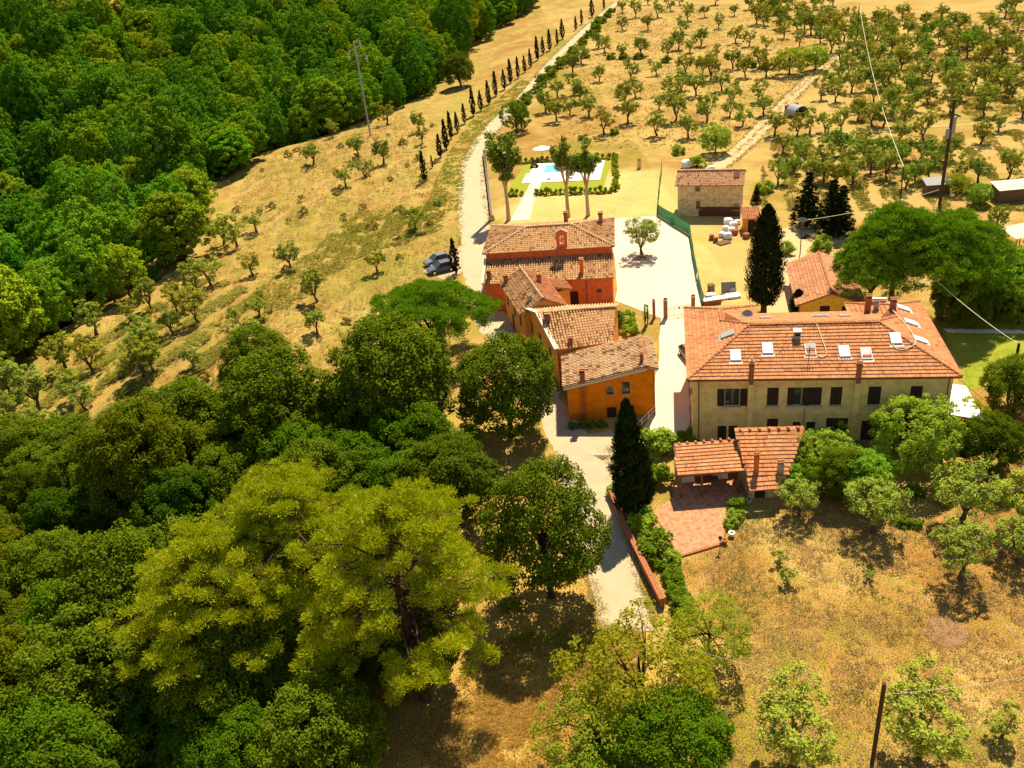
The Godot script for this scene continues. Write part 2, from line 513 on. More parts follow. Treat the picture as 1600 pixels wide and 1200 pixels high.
func plane_tree(sd: int, H: float, nb: int, spread: float) -> Node3D:
	# pollarded plane: pale bare trunk, upright branches each ending in a bushy head
	rng.seed = sd
	var tr := MB.new()
	var cl := []
	var fork := H * 0.36
	tr.tube([Vector3(0, -0.3, 0), Vector3(0, 0.3, 0), Vector3(0.05, fork * 0.5, 0), Vector3(0, fork, 0)], [0.55, 0.36, 0.29, 0.26], 8)
	for i in nb:
		var a := TAU * i / nb + rng.randf() * 0.6
		var rr := spread * rng.randf_range(0.35, 1.0)
		var top := H * rng.randf_range(0.62, 0.93)
		if i == 0: rr = 0.2; top = H * 0.95
		var e := Vector3(cos(a) * rr, top, sin(a) * rr)
		limb(tr, Vector3(0, fork - rng.randf() * 0.6, 0), e, 0.15, 0.06, 0.08, 6)
		for j in rng.randi_range(4, 6):
			var f := j / 5.0
			var b: Vector3 = Vector3(0, fork, 0).lerp(e, 0.55 + f * 0.5) + rdir() * 0.35
			cl.append([b, rng.randf_range(0.6, 1.1), rdir(), 1.3])
			cl.append([b + rdir() * 0.8, rng.randf_range(0.35, 0.6), rdir(), 1.6])
	return proto(tr, foliage(cl, 120, 0.18, 0.7, [Color(0.12, 0.19, 0.016), Color(0.17, 0.25, 0.02), Color(0.28, 0.34, 0.05)], M.leaf_oak), M.bark_plane)
func shrub(sd: int, H: float, R: float, nc: int, per: int, leaf: float, cols: Array) -> Node3D:
	rng.seed = sd
	var tr := MB.new()
	var cl := []
	for i in nc:
		var d := rdir()
		d.y = absf(d.y)
		var f := rng.randf_range(0.5, 0.95)
		var p := Vector3(d.x * R * f, H * (0.12 + 0.72 * d.y * f), d.z * R * f)
		var cr := R * rng.randf_range(0.26, 0.42)
		cl.append([p, cr, (d + Vector3(0, 0.3, 0)).normalized(), 1.0 / (cr * cr)])
		if i % 3 == 0: limb(tr, Vector3(0, -0.1, 0), p, 0.05, 0.015, 0.1, 4)
	var o := proto(null, foliage(cl, per, leaf, 0.6, cols, M.leaf), M.bark)
	var t := MeshInstance3D.new()
	t.name = "stems"; t.mesh = tr.mesh(M.bark); o.add_child(t)
	o.get_child(0).name = "foliage"
	return o
var tints := {}
func tinted(m: StandardMaterial3D, k: int) -> Material:
	var key := [m, k]
	if not tints.has(key):
		var t := m.duplicate()
		var cs := [Color(1, 1, 1), Color(1.0, 0.93, 0.8), Color(0.86, 0.97, 0.85), Color(0.86, 0.86, 0.86), Color(1.0, 0.88, 0.62), Color(0.74, 0.86, 0.80)]
		t.albedo_color = cs[k]
		tints[key] = t
	return tints[key]
func plant(p: Node3D, called: String, x: float, z: float, s: float, turn: float, label: String, category: String, group := "", tint := 0, sy := 1.0) -> Node3D:
	var o: Node3D = p.duplicate()
	o.name = numbered(called)
	add_child(o)
	o.position = on(x, z, -0.02)
	o.rotation.y = turn
	o.scale = Vector3(s, s * sy, s)
	tag(o, label, category, group)
	if tint > 0:
		for ch in o.get_children():
			if ch.name == "crown" or ch.name == "foliage": ch.material_override = tinted(ch.mesh.surface_get_material(0), tint)
	return o

# ---------------------------------------------------------------- buildings
# roof slope: p[0], p[1] run along the eave (seen from outside, left to right), the rest goes round the slope
func slope(parent: Node, p: Array, kind: String, m_base: Material, cols: Array, sd: int, called := "roof_slope"):
	rng.seed = sd
	var u: Vector3 = (p[1] - p[0]).normalized()
	var nn: Vector3 = Vector3.ZERO
	for i in range(1, p.size() - 1): nn += (p[i] - p[0]).cross(p[i + 1] - p[0])
	nn = nn.normalized()
	if nn.y < 0: nn = -nn
	var w := nn.cross(u).normalized()
	if w.y < 0: w = -w
	var slab := MB.new()
	var low := []
	for a in p: low.append(a - nn * 0.14)
	slab.prism(low, nn * 0.14, cols[0] * 0.8)
	var base := obj(called, slab, m_base, parent)
	var pg := PackedVector2Array()
	var mx := -1e9
	var mn := 1e9
	var my := 0.0
	for a in p:
		var q := Vector2((a - p[0]).dot(u), (a - p[0]).dot(w))
		pg.append(q)
		mx = maxf(mx, q.x); mn = minf(mn, q.x); my = maxf(my, q.y)
	var mb := MB.new()
	var o: Vector3 = p[0] + nn * 0.006
	var pitch := 0.32 if kind == "round" else 0.25
	var course := 0.40 if kind == "round" else 0.42
	var y := -0.05
	var row := 0
	while y < my:
		var x := mn
		var rowtone := rng.randf_range(-0.06, 0.06)
		while x < mx:
			if Geometry2D.is_point_in_polygon(Vector2(x + pitch * 0.5, clampf(y + course * 0.4, 0.02, my)), pg):
				var t := rng.randf()
				var patch := nz(o.x + x * 3.0 + sd * 7, y * 3.0 + o.z, 14.0)
				var col: Color = cols[0].lerp(cols[1], clampf(t * 0.9 + patch * 0.7, 0, 1))
				if rng.randf() < (0.14 if kind == "round" else 0.06): col = cols[2]
				col = col * (1.0 + rowtone + rng.randf_range(-0.12, 0.12))
				col.a = 1
				var jx := rng.randf_range(-0.012, 0.012)
				var jy := rng.randf_range(-0.03, 0.03)
				var lift := rng.randf_range(0.0, 0.015)
				if kind == "round":
					var r0 := pitch * 0.37
					var r1 := pitch * 0.30
					var A := []
					var B := []
					for k in 4:
						var g := PI * k / 3.0
						A.append(o + u * (x + jx + pitch * 0.5 - cos(g) * r0) + w * (y + jy) + nn * (sin(g) * r0 * 1.15 + 0.035 + lift))
						B.append(o + u * (x + jx + pitch * 0.5 - cos(g) * r1) + w * (y + jy + course + 0.04) + nn * (sin(g) * r1 * 1.15))
					for k in 3: mb.quad(A[k], A[k + 1], B[k + 1], B[k], col)
					mb.quad(A[0], A[1], A[2], A[3], col * 0.9)
				else:
					var a := o + u * (x + jx + 0.006) + w * (y + jy * 0.3) + nn * (0.085 + lift * 0.5)
					var b := a + u * (pitch - 0.012)
					var d := o + u * (x + jx + pitch - 0.006) + w * (y + jy + course + 0.03) + nn * 0.008
					var e := d - u * (pitch - 0.012)
					var mid := nn * 0.022
					var ab := (a + b) * 0.5 + mid
					var de := (d + e) * 0.5 + mid
					mb.quad(a, ab, de, e, col)
					mb.quad(ab, b, d, de, col)
					mb.quad(a - nn * 0.09, b - nn * 0.09, b, a, col)
			x += pitch
		y += course
		row += 1
	if mb.v.size() > 0:
		for i in range(0, mb.n.size()):
			if mb.n[i].dot(nn) < -0.2: mb.n[i] = -mb.n[i]
		var tl := obj("roof_tiles", mb, M.tile, base)
		tl.set_meta("kind", "stuff")
	return base
func ridge(parent: Node, a: Vector3, b: Vector3, cols: Array, called := "ridge_tiles", r := 0.13):
	var mb := MB.new()
	var d := b - a
	var k := maxi(1, int(d.length() / 0.42))
	for i in k:
		var col: Color = cols[0].lerp(cols[1], rng.randf()) * rng.randf_range(0.85, 1.1)
		col.a = 1
		mb.tube([a + d * (i / float(k)) + Vector3(0, 0.03, 0), a + d * ((i + 1.08) / float(k))], [r * 1.12, r], 7, col)
	var o := obj(called, mb, M.tile, parent)
	o.set_meta("kind", "stuff")
# wall face with openings: o = lower corner on the left seen from outside; openings [x0, y0, x1, y1]
func wall(mb: MB, o: Vector3, u: Vector3, w: float, hh: float, ops := [], depth := 0.22, col := Color.WHITE):
	var n := u.cross(Vector3.UP).normalized()
	var xs := [0.0, w]
	var ys := [0.0, hh]
	for q in ops:
		for i in 2:
			if not xs.has(q[i * 2]): xs.append(q[i * 2])
			if not ys.has(q[i * 2 + 1]): ys.append(q[i * 2 + 1])
	xs.sort(); ys.sort()
	for i in xs.size() - 1:
		for j in ys.size() - 1:
			var cx: float = (xs[i] + xs[i + 1]) * 0.5
			var cy: float = (ys[j] + ys[j + 1]) * 0.5
			var hole := false
			for q in ops:
				if cx > q[0] and cx < q[2] and cy > q[1] and cy < q[3]: hole = true
			if hole: continue
			var a: Vector3 = o + u * xs[i] + Vector3(0, ys[j], 0)
			var b: Vector3 = o + u * xs[i + 1] + Vector3(0, ys[j], 0)
			mb.quad(a, b, b + Vector3(0, ys[j + 1] - ys[j], 0), a + Vector3(0, ys[j + 1] - ys[j], 0), col)
	for q in ops:
		var a: Vector3 = o + u * q[0] + Vector3(0, q[1], 0)
		var b: Vector3 = o + u * q[2] + Vector3(0, q[1], 0)
		var c: Vector3 = o + u * q[2] + Vector3(0, q[3], 0)
		var d: Vector3 = o + u * q[0] + Vector3(0, q[3], 0)
		var k := -n * depth
		mb.quad(a, b, b + k, a + k, col); mb.quad(b, c, c + k, b + k, col)
		mb.quad(c, d, d + k, c + k, col); mb.quad(d, a, a + k, d + k, col)
		mb.quad(a + k, b + k, c + k, d + k, col)
# a window set into an opening of a wall: frame, pane, sill and shutters
func window(parent: Node, o: Vector3, u: Vector3, q: Array, style: String, m_shut: Material, sill := true):
	var n := u.cross(Vector3.UP).normalized()
	var B := Basis(u, Vector3.UP, n)
	var c: Vector3 = o + u * ((q[0] + q[2]) * 0.5) + Vector3(0, (q[1] + q[3]) * 0.5, 0)
	var W: float = q[2] - q[0]
	var Hh: float = q[3] - q[1]
	var f := MB.new()
	var k := c - n * 0.14
	f.box(k - u * (W * 0.5 - 0.035), Vector3(0.07, Hh - 0.01, 0.06), Color.WHITE, B)
	f.box(k + u * (W * 0.5 - 0.035), Vector3(0.07, Hh - 0.01, 0.06), Color.WHITE, B)
	f.box(k + Vector3(0, Hh * 0.5 - 0.04, 0), Vector3(W - 0.142, 0.07, 0.06), Color.WHITE, B)
	f.box(k - Vector3(0, Hh * 0.5 - 0.04, 0), Vector3(W - 0.142, 0.07, 0.06), Color.WHITE, B)
	f.box(k, Vector3(0.06, Hh - 0.162, 0.055), Color.WHITE, B)
	var win := obj("door_frame" if style == "door" else "window", f, M.frame, parent)
	var g := MB.new()
	g.box(k - n * 0.01, Vector3(W - 0.1, Hh - 0.1, 0.012), Color.WHITE, B)
	obj("pane", g, M.glass, win)
	if sill:
		var s := MB.new()
		s.box(o + u * ((q[0] + q[2]) * 0.5) + Vector3(0, q[1] - 0.05, 0) + n * 0.05, Vector3(W + 0.22, 0.08, 0.2), Color.WHITE, B)
		obj("sill", s, M.stone, win)
	if style == "closed" or style == "door":
		for sg in [-1.0, 1.0]:
			shutter(win, k + u * sg * W * 0.25 + n * 0.08, W * 0.5 - 0.02, Hh - 0.03, B, m_shut, "shutter" if style == "closed" else "door_leaf")
	elif style == "half":
		shutter(win, k - u * W * 0.25 + n * 0.08, W * 0.5 - 0.02, Hh - 0.03, B, m_shut, "shutter")
		shutter(win, c + u * (W * 0.75 + 0.04) + n * 0.035, W * 0.5 - 0.02, Hh - 0.03, B, m_shut, "shutter")
	elif style == "open":
		for sg in [-1.0, 1.0]: shutter(win, c + u * sg * (W * 0.75 + 0.04) + n * 0.035, W * 0.5 - 0.02, Hh - 0.03, B, m_shut, "shutter")
func shutter(parent: Node, c: Vector3, w: float, hh: float, B: Basis, m: Material, called: String):
	var s := MB.new()
	for sg in [-1.0, 1.0]:
		s.box(c + B.x * sg * (w * 0.5 - 0.035), Vector3(0.07, hh, 0.045), Color.WHITE, B)
		s.box(c + B.y * sg * (hh * 0.5 - 0.05), Vector3(w - 0.142, 0.1, 0.044), Color.WHITE, B)
	var k := int(hh / 0.13)
	for i in k:
		var y := -hh * 0.5 + 0.1 + (hh - 0.2) * (i + 0.5) / k
		s.box(c + B.y * y, Vector3(w - 0.13, 0.105, 0.014), Color.WHITE, B * Basis(Vector3.RIGHT, -0.55))
	obj(called, s, m, parent)
func chimney(parent: Node, at: Vector3, w: float, d: float, hh: float, m: Material, cols: Array, called := "chimney", pot := false):
	var s := MB.new()
	s.box(at + Vector3(0, hh * 0.5 - 0.3, 0), Vector3(w, hh + 0.6, d))
	s.box(at + Vector3(0, hh + 0.03, 0), Vector3(w + 0.14, 0.06, d + 0.14))
	for sx in [-1.0, 1.0]:
		for sz in [-1.0, 1.0]: s.box(at + Vector3(sx * (w * 0.5 - 0.05), hh + 0.16, sz * (d * 0.5 - 0.05)), Vector3(0.09, 0.2, 0.09))
	var o := obj(called, s, m, parent)
	var t := MB.new()
	t.prism([at + Vector3(-w * 0.6, hh + 0.262, d * 0.6), at + Vector3(w * 0.6, hh + 0.262, d * 0.6), at + Vector3(w * 0.6, hh + 0.262, -d * 0.6), at + Vector3(-w * 0.6, hh + 0.262, -d * 0.6)], Vector3(0, 0.05, 0), cols[0])
	t.tube([at + Vector3(-w * 0.6, hh + 0.34, 0), at + Vector3(w * 0.6, hh + 0.34, 0)], [0.1, 0.1], 6, cols[1])
	obj("cap", t, M.tile, o)
	if pot:
		var q := MB.new()
		q.tube([at + Vector3(0, hh + 0.3, 0), at + Vector3(0, hh + 0.75, 0)], [0.09, 0.08], 8)
		obj("flue", q, M.stone, o)
func pipe(parent: Node, pts: Array, r: float, m: Material, called := "downpipe") -> MeshInstance3D:
	var q := MB.new()
	var rr := []
	for p in pts: rr.append(r)
	q.tube(pts, rr, 6)
	return obj(called, q, m, parent)
func box_part(parent: Node, called: String, c: Vector3, s: Vector3, m: Material, b := Basis.IDENTITY) -> MeshInstance3D:
	var q := MB.new()
	q.box(c, s, Color.WHITE, b)
	return obj(called, q, m, parent)
func V(x: float, y: float, z: float) -> Vector3: return Vector3(x, y, z)

var TC_OLD := [Color(0.54, 0.28, 0.12), Color(0.70, 0.44, 0.21), Color(0.27, 0.115, 0.05)]
var TC_RED := [Color(0.54, 0.215, 0.09), Color(0.61, 0.28, 0.125), Color(0.42, 0.16, 0.065)]
var TC_RUST := [Color(0.52, 0.22, 0.10), Color(0.60, 0.29, 0.15), Color(0.40, 0.15, 0.07)]
var TC_PALE := [Color(0.64, 0.40, 0.21), Color(0.74, 0.52, 0.30), Color(0.33, 0.155, 0.075)]

func build_yellow_house():
	var t := thing("yellow_farmhouse", "long cream-yellow two-storey farmhouse with hipped orange tile roof and skylights", "house", V(16.47, 0, -69.87), -11.7)
	var X := Vector3.RIGHT
	var ops := [[2.9, 4.4, 4.2, 6.25], [6.64, 4.4, 7.66, 6.3], [8.42, 4.4, 9.66, 6.3], [10.15, 4.4, 11.4, 6.3], [12.15, 4.4, 13.15, 6.3], [15.37, 4.4, 16.45, 6.3], [18.9, 4.4, 19.9, 6.3],
		[2.3, 0.6, 3.1, 2.2], [3.3, 0.6, 4.1, 2.2], [6.75, 1.6, 7.75, 2.97], [9.05, 1.9, 9.75, 2.6], [10.26, 0.05, 11.06, 2.6], [12.0, 1.2, 13.9, 3.0], [15.1, 0.05, 16.5, 2.7], [18.8, 1.2, 20.0, 3.0]]
	var mb := MB.new()
	wall(mb, V(0, -0.6, 0) + V(0, 0.6, 0), X, 22.3, 7.42, ops)
	var side := [[2.5, 4.4, 3.5, 6.2], [7.0, 4.4, 8.0, 6.2], [11.0, 4.4, 12.0, 6.2], [3.5, 0.9, 4.6, 2.6], [9.0, 0.9, 10.1, 2.6]]
	wall(mb, V(22.3, 0, 0), V(0, 0, -1), 14.2, 7.42, side)
	wall(mb, V(0, 0, -14.2), V(0, 0, 1), 14.2, 7.42, side)
	wall(mb, V(22.3, 0, -14.2), -X, 6.3, 7.42)
	wall(mb, V(6.3, 0, -14.2), -X, 6.3, 7.42)
	wall(mb, V(16.0, 0, -12.1), -X, 9.7, 7.42)
	wall(mb, V(16.0, 0, -14.2), V(0, 0, 1), 2.1, 7.42)
	wall(mb, V(6.3, 0, -12.1), V(0, 0, -1), 2.1, 7.42)
	obj("wall", mb, M.yellow, t)
	var styles := ["open", "closed", "half", "closed", "closed", "closed", "closed", "closed", "closed", "closed", "plain", "door", "closed", "door", "closed"]
	for i in ops.size(): window(t, Vector3.ZERO, X, ops[i], styles[i], M.shutter, styles[i] != "door")
	for q in side:
		window(t, V(22.3, 0, 0), V(0, 0, -1), q, "closed", M.shutter)
		window(t, V(0, 0, -14.2), V(0, 0, 1), q, "closed", M.shutter)
	box_part(t, "string_course", V(11.15, 3.55, 0.02), V(22.3, 0.09, 0.05), M.yellow)
	box_part(t, "plinth", V(11.15, 0.3, 0.03), V(22.3, 0.6, 0.07), M.stone_dark)
	# roof
	var ye := 7.5
	var yr := 9.84
	var e0 := V(-0.49, ye, 0.49)
	var e1 := V(22.79, ye, 0.49)
	var aL := V(5.45, yr, -5.8)
	var aR := V(16.85, yr, -5.8)
	var k := (yr - ye) / 5.94
	var wx := 3.1
	var wy := ye + (wx + 0.49) * k
	var kb := (yr - ye) / 6.85
	var wz := -12.65 + (wy - ye) / kb
	var wi := wx * 2 + 0.49
	var wb := -14.65 + 3.6
	slope(t, [e0, e1, aR, aL], "flat", M.tile, TC_RED, 11)
	slope(t, [V(-0.49, ye, -14.65), e0, aL, V(wx, wy, wz), V(wx, wy, wb)], "flat", M.tile, TC_RED, 12)
	slope(t, [e1, V(22.79, ye, -14.65), V(22.3 - wx, wy, wb), V(22.3 - wx, wy, wz), aR], "flat", M.tile, TC_RED, 13)
	slope(t, [V(22.3 - wi, ye, -12.65), V(wi, ye, -12.65), V(wx, wy, wz), aL, aR, V(22.3 - wx, wy, wz)], "flat", M.tile, TC_RED, 14)
	slope(t, [V(wi, ye, -14.65), V(-0.49, ye, -14.65), V(wx, wy, wb)], "flat", M.tile, TC_RED, 15)
	slope(t, [V(22.79, ye, -14.65), V(22.3 - wi, ye, -14.65), V(22.3 - wx, wy, wb)], "flat", M.tile, TC_RED, 16)
	slope(t, [V(wi, ye, -12.65), V(wi, ye, -14.65), V(wx, wy, wb), V(wx, wy, wz)], "flat", M.tile, TC_RED, 17)
	slope(t, [V(22.3 - wi, ye, -14.65), V(22.3 - wi, ye, -12.65), V(22.3 - wx, wy, wz), V(22.3 - wx, wy, wb)], "flat", M.tile, TC_RED, 18)
	for r in [[aL, aR], [e0, aL], [e1, aR], [aL, V(wx, wy, wz)], [aR, V(22.3 - wx, wy, wz)], [V(wx, wy, wz), V(wx, wy, wb)], [V(22.3 - wx, wy, wz), V(22.3 - wx, wy, wb)],
		[V(wx, wy, wb), V(-0.49, ye, -14.65)], [V(wx, wy, wb), V(wi, ye, -14.65)], [V(22.3 - wx, wy, wb), V(22.79, ye, -14.65)], [V(22.3 - wx, wy, wb), V(22.3 - wi, ye, -14.65)]]:
		ridge(t, r[0] + V(0, 0.02, 0), r[1] + V(0, 0.02, 0), TC_RED)
	# gutters and pipes
	pipe(t, [V(-0.5, 7.42, 0.56), V(22.8, 7.42, 0.56)], 0.07, M.copper, "gutter")
	pipe(t, [V(0.45, 7.4, 0.5), V(0.55, 7.0, 0.1), V(0.55, 0, 0.1)], 0.05, M.copper)
	pipe(t, [V(21.9, 7.4, 0.5), V(21.95, 7.0, 0.1), V(21.95, 0, 0.1)], 0.05, M.copper)
	pipe(t, [V(10.0, 4.2, 0.05), V(10.0, 2.0, 0.05)], 0.025, M.copper)
	# chimney breasts running up the front
	for q in [[5.17, 8.75], [14.35, 8.6]]:
		box_part(t, "chimney_breast", V(q[0], 3.7, 0.17), V(0.5, 7.4, 0.34), M.yellow)
		chimney(t, V(q[0], 7.4, 0.17), 0.42, 0.36, q[1] - 7.4, M.brick, TC_RED, "chimney", q[0] < 6)
	chimney(t, V(17.1, 8.2, -11.2), 0.5, 0.45, 1.5, M.brick, TC_RED)
	chimney(t, V(17.9, 8.2, -11.3), 0.4, 0.4, 0.9, M.stone, TC_RED)
	chimney(t, V(19.2, 8.5, -10.3), 0.5, 0.5, 1.2, M.brick, TC_RED)
	# skylights on the front slope, the side slopes and the back
	var sl := (e0 - aL)
	var dn := V(0, ye - yr, 6.29).normalized()
	var nf := V(0, 6.29, yr - ye).normalized()
	for q in [[3.9, -2.1, 0.0], [6.8, -2.85, 0.0], [10.55, -2.65, 0.35], [13.45, -2.33, 0.0], [15.3, -2.06, 0.2], [18.05, -3.7, 0.0]]:
		var c := V(q[0], yr + (ye - yr) * (q[1] + 5.8) / 6.29, q[1])
		skylight(t, c, Basis(X, nf, dn), 0.95, 1.35, q[2])
	var nr := V(yr - ye, 5.94, 0).normalized()
	var dr := V(5.94, ye - yr, 0).normalized()
	for z in [-4.4, -7.9, -11.0]: skylight(t, V(20.3, ye + 2.49 * k, z), Basis(V(0, 0, -1), nr, dr), 0.95, 1.25, 0.0)
	var nl := V(ye - yr, 5.94, 0).normalized()
	skylight(t, V(3.4, ye + 3.89 * k, -5.2), Basis(V(0, 0, 1), nl, V(-5.94, ye - yr, 0).normalized()), 0.95, 1.3, 0.0, false)
	var nb := V(0, 6.85, ye - yr).normalized()
	var db := V(0, ye - yr, -6.85).normalized()
	skylight(t, V(12.4, ye + 3.0 * kb, -9.6), Basis(-X, nb, db), 1.6, 1.2, 0.12)
	skylight(t, V(7.2, ye + 3.4 * kb, -9.2), Basis(-X, nb, db), 1.0, 1.0, 0.0, false)
	skylight(t, V(14.6, ye + 3.4 * kb, -9.2), Basis(-X, nb, db), 1.0, 1.0, 0.0, false)
	# square metal vent hood
	var vent := box_part(t, "vent_hood", V(9.55, 9.45, -4.1), V(0.55, 0.9, 0.55), M.zinc)
	box_part(vent, "hood_cap", V(9.55, 9.96, -4.1), V(0.72, 0.09, 0.72), M.white)
	box_part(vent, "louvre", V(9.55, 9.65, -3.82), V(0.46, 0.3, 0.02), M.black)
	# roof cables sleeved in cream hose
	var pts := []
	for q in [[19.0, -9.6], [19.7, -6.6], [19.9, -4.4], [19.5, -2.9], [18.5, -2.35], [17.9, -2.5], [17.7, -3.0]]:
		var yy: float = minf(yr + (ye - yr) * (q[1] + 5.8) / 6.29 if q[1] > -5.8 else 99.0, ye + (22.79 - q[0]) * k)
		pts.append(V(q[0], yy + 0.14, q[1]))
	pipe(t, smooth(pts), 0.055, M.hose, "cable_hose")
	pts = []
	for q in [[11.4, -5.6], [11.7, -3.8], [11.9, -2.2], [11.6, -1.7], [11.2, -1.75], [11.1, -2.0]]: pts.append(V(q[0], yr + (ye - yr) * (q[1] + 5.8) / 6.29 + 0.14, q[1]))
	pipe(t, smooth(pts), 0.05, M.hose, "cable_hose")
	# aerial on the front slope
	var ay := yr + (ye - yr) * (-1.5 + 5.8) / 6.29
	var an := pipe(t, [V(10.3, ay, -1.5), V(10.3, ay + 1.5, -1.5)], 0.03, M.black, "aerial")
	pipe(an, [V(9.7, ay + 1.2, -1.5), V(10.9, ay + 1.2, -1.5)], 0.02, M.black, "boom")
	for i in 5: pipe(an, [V(9.8 + i * 0.24, ay + 1.2, -1.75), V(9.8 + i * 0.24, ay + 1.2, -1.25)], 0.012, M.black, "element")
	# satellite dish
	var dish := MB.new()
	var dc := V(5.6, 8.5, -10.4)
	var ax := V(-0.2, 0.75, 0.65).normalized()
	var a1 := ax.cross(Vector3.UP).normalized()
	var a2 := a1.cross(ax)
	for i in 4:
		for j in 16:
			var r0 := i * 0.14
			var r1 := (i + 1) * 0.14
			var g0 := TAU * j / 16
			var g1 := TAU * (j + 1) / 16
			var P := func(r: float, g: float) -> Vector3: return dc + (a1 * cos(g) + a2 * sin(g)) * r + ax * r * r * 0.55
			dish.quad(P.call(r0, g0), P.call(r1, g0), P.call(r1, g1), P.call(r0, g1))
	var dd := obj("satellite_dish", dish, M.zinc, t)
	pipe(dd, [V(5.6, 7.7, -10.6), dc], 0.035, M.zinc, "mast")
	pipe(dd, [dc - a2 * 0.5, dc + ax * 0.55], 0.018, M.zinc, "feed_arm")
	# solar water heater on the rear wing
	var sh := box_part(t, "solar_panel", V(18.4, 8.25, -13.4), V(1.7, 0.07, 1.1), M.solar, Basis(X, -0.35))
	var tk := MB.new()
	tk.tube([V(17.6, 8.75, -12.7), V(17.66, 8.75, -12.7), V(19.1, 8.75, -12.7), V(19.16, 8.75, -12.7)], [0.12, 0.24, 0.24, 0.1], 12)
	obj("tank", tk, M.chrome, sh)
	pipe(sh, [V(17.8, 7.8, -12.8), V(17.8, 8.6, -12.7)], 0.03, M.zinc, "strut")
	pipe(sh, [V(19.0, 7.8, -12.8), V(19.0, 8.6, -12.7)], 0.03, M.zinc, "strut")
	# white lean-to canopy on the end wall
	var cn := thing("awning", "white sheet canopy on posts against the farmhouse end wall", "canopy", V(38.5, 0, -66.6), -11.7)
	for i in 6:
		var z := 1.2 - i * 1.0
		var s := MB.new()
		s.prism([V(0.1, 3.3, z), V(3.3, 2.6 + 0.05 * (i % 2), z), V(3.3, 2.6 + 0.05 * (i % 2), z - 0.96), V(0.1, 3.3, z - 0.96)], V(0, 0.03, 0))
		obj("roof_panel", s, M.white, cn)
	for z in [1.1, -1.7, -4.5]: pipe(cn, [V(3.2, 0, z), V(3.2, 2.62, z)], 0.05, M.zinc, "post")
	pipe(cn, [V(3.2, 2.58, 1.25), V(3.2, 2.58, -4.8)], 0.04, M.zinc, "beam")
func smooth(p: Array) -> Array:
	var cv := Curve3D.new()
	for i in p.size():
		var t: Vector3 = (p[mini(i + 1, p.size() - 1)] - p[maxi(i - 1, 0)]) / 6.0
		cv.add_point(p[i], -t, t)
	var out := []
	var L := cv.get_baked_length()
	var n := int(L / 0.25) + 2
	for i in n: out.append(cv.sample_baked(L * i / (n - 1), true))
	return out
func skylight(parent: Node, c: Vector3, b: Basis, w: float, l: float, tilt := 0.0, bright := true):
	var f := MB.new()
	var up := b.y
	for s in [-1.0, 1.0]:
		f.box(c + up * 0.12 + b.x * s * (w * 0.5 - 0.04), V(0.08, 0.14, l), Color.WHITE, b)
		f.box(c + up * 0.12 + b.z * s * (l * 0.5 - 0.04), V(w - 0.162, 0.14, 0.08), Color.WHITE, b)
	f.box(c + up * 0.075 + b.z * (l * 0.5 + 0.16), V(w + 0.25, 0.03, 0.3), Color.WHITE, b)
	var o := obj("skylight", f, M.zinc if not bright else M.lead, parent)
	var g := MB.new()
	var bb := b * Basis(Vector3.RIGHT, tilt)
	var pc := c + up * 0.2 - b.z * l * 0.5 + bb.z * l * 0.5
	g.box(pc, V(w - 0.05, 0.03, l - 0.05), Color.WHITE, bb)
	obj("pane", g, M.pale_pane if bright else M.zinc, o)

func gable_tri(mb: MB, a: Vector3, b: Vector3, apex: Vector3): mb.tri(a, b, apex)

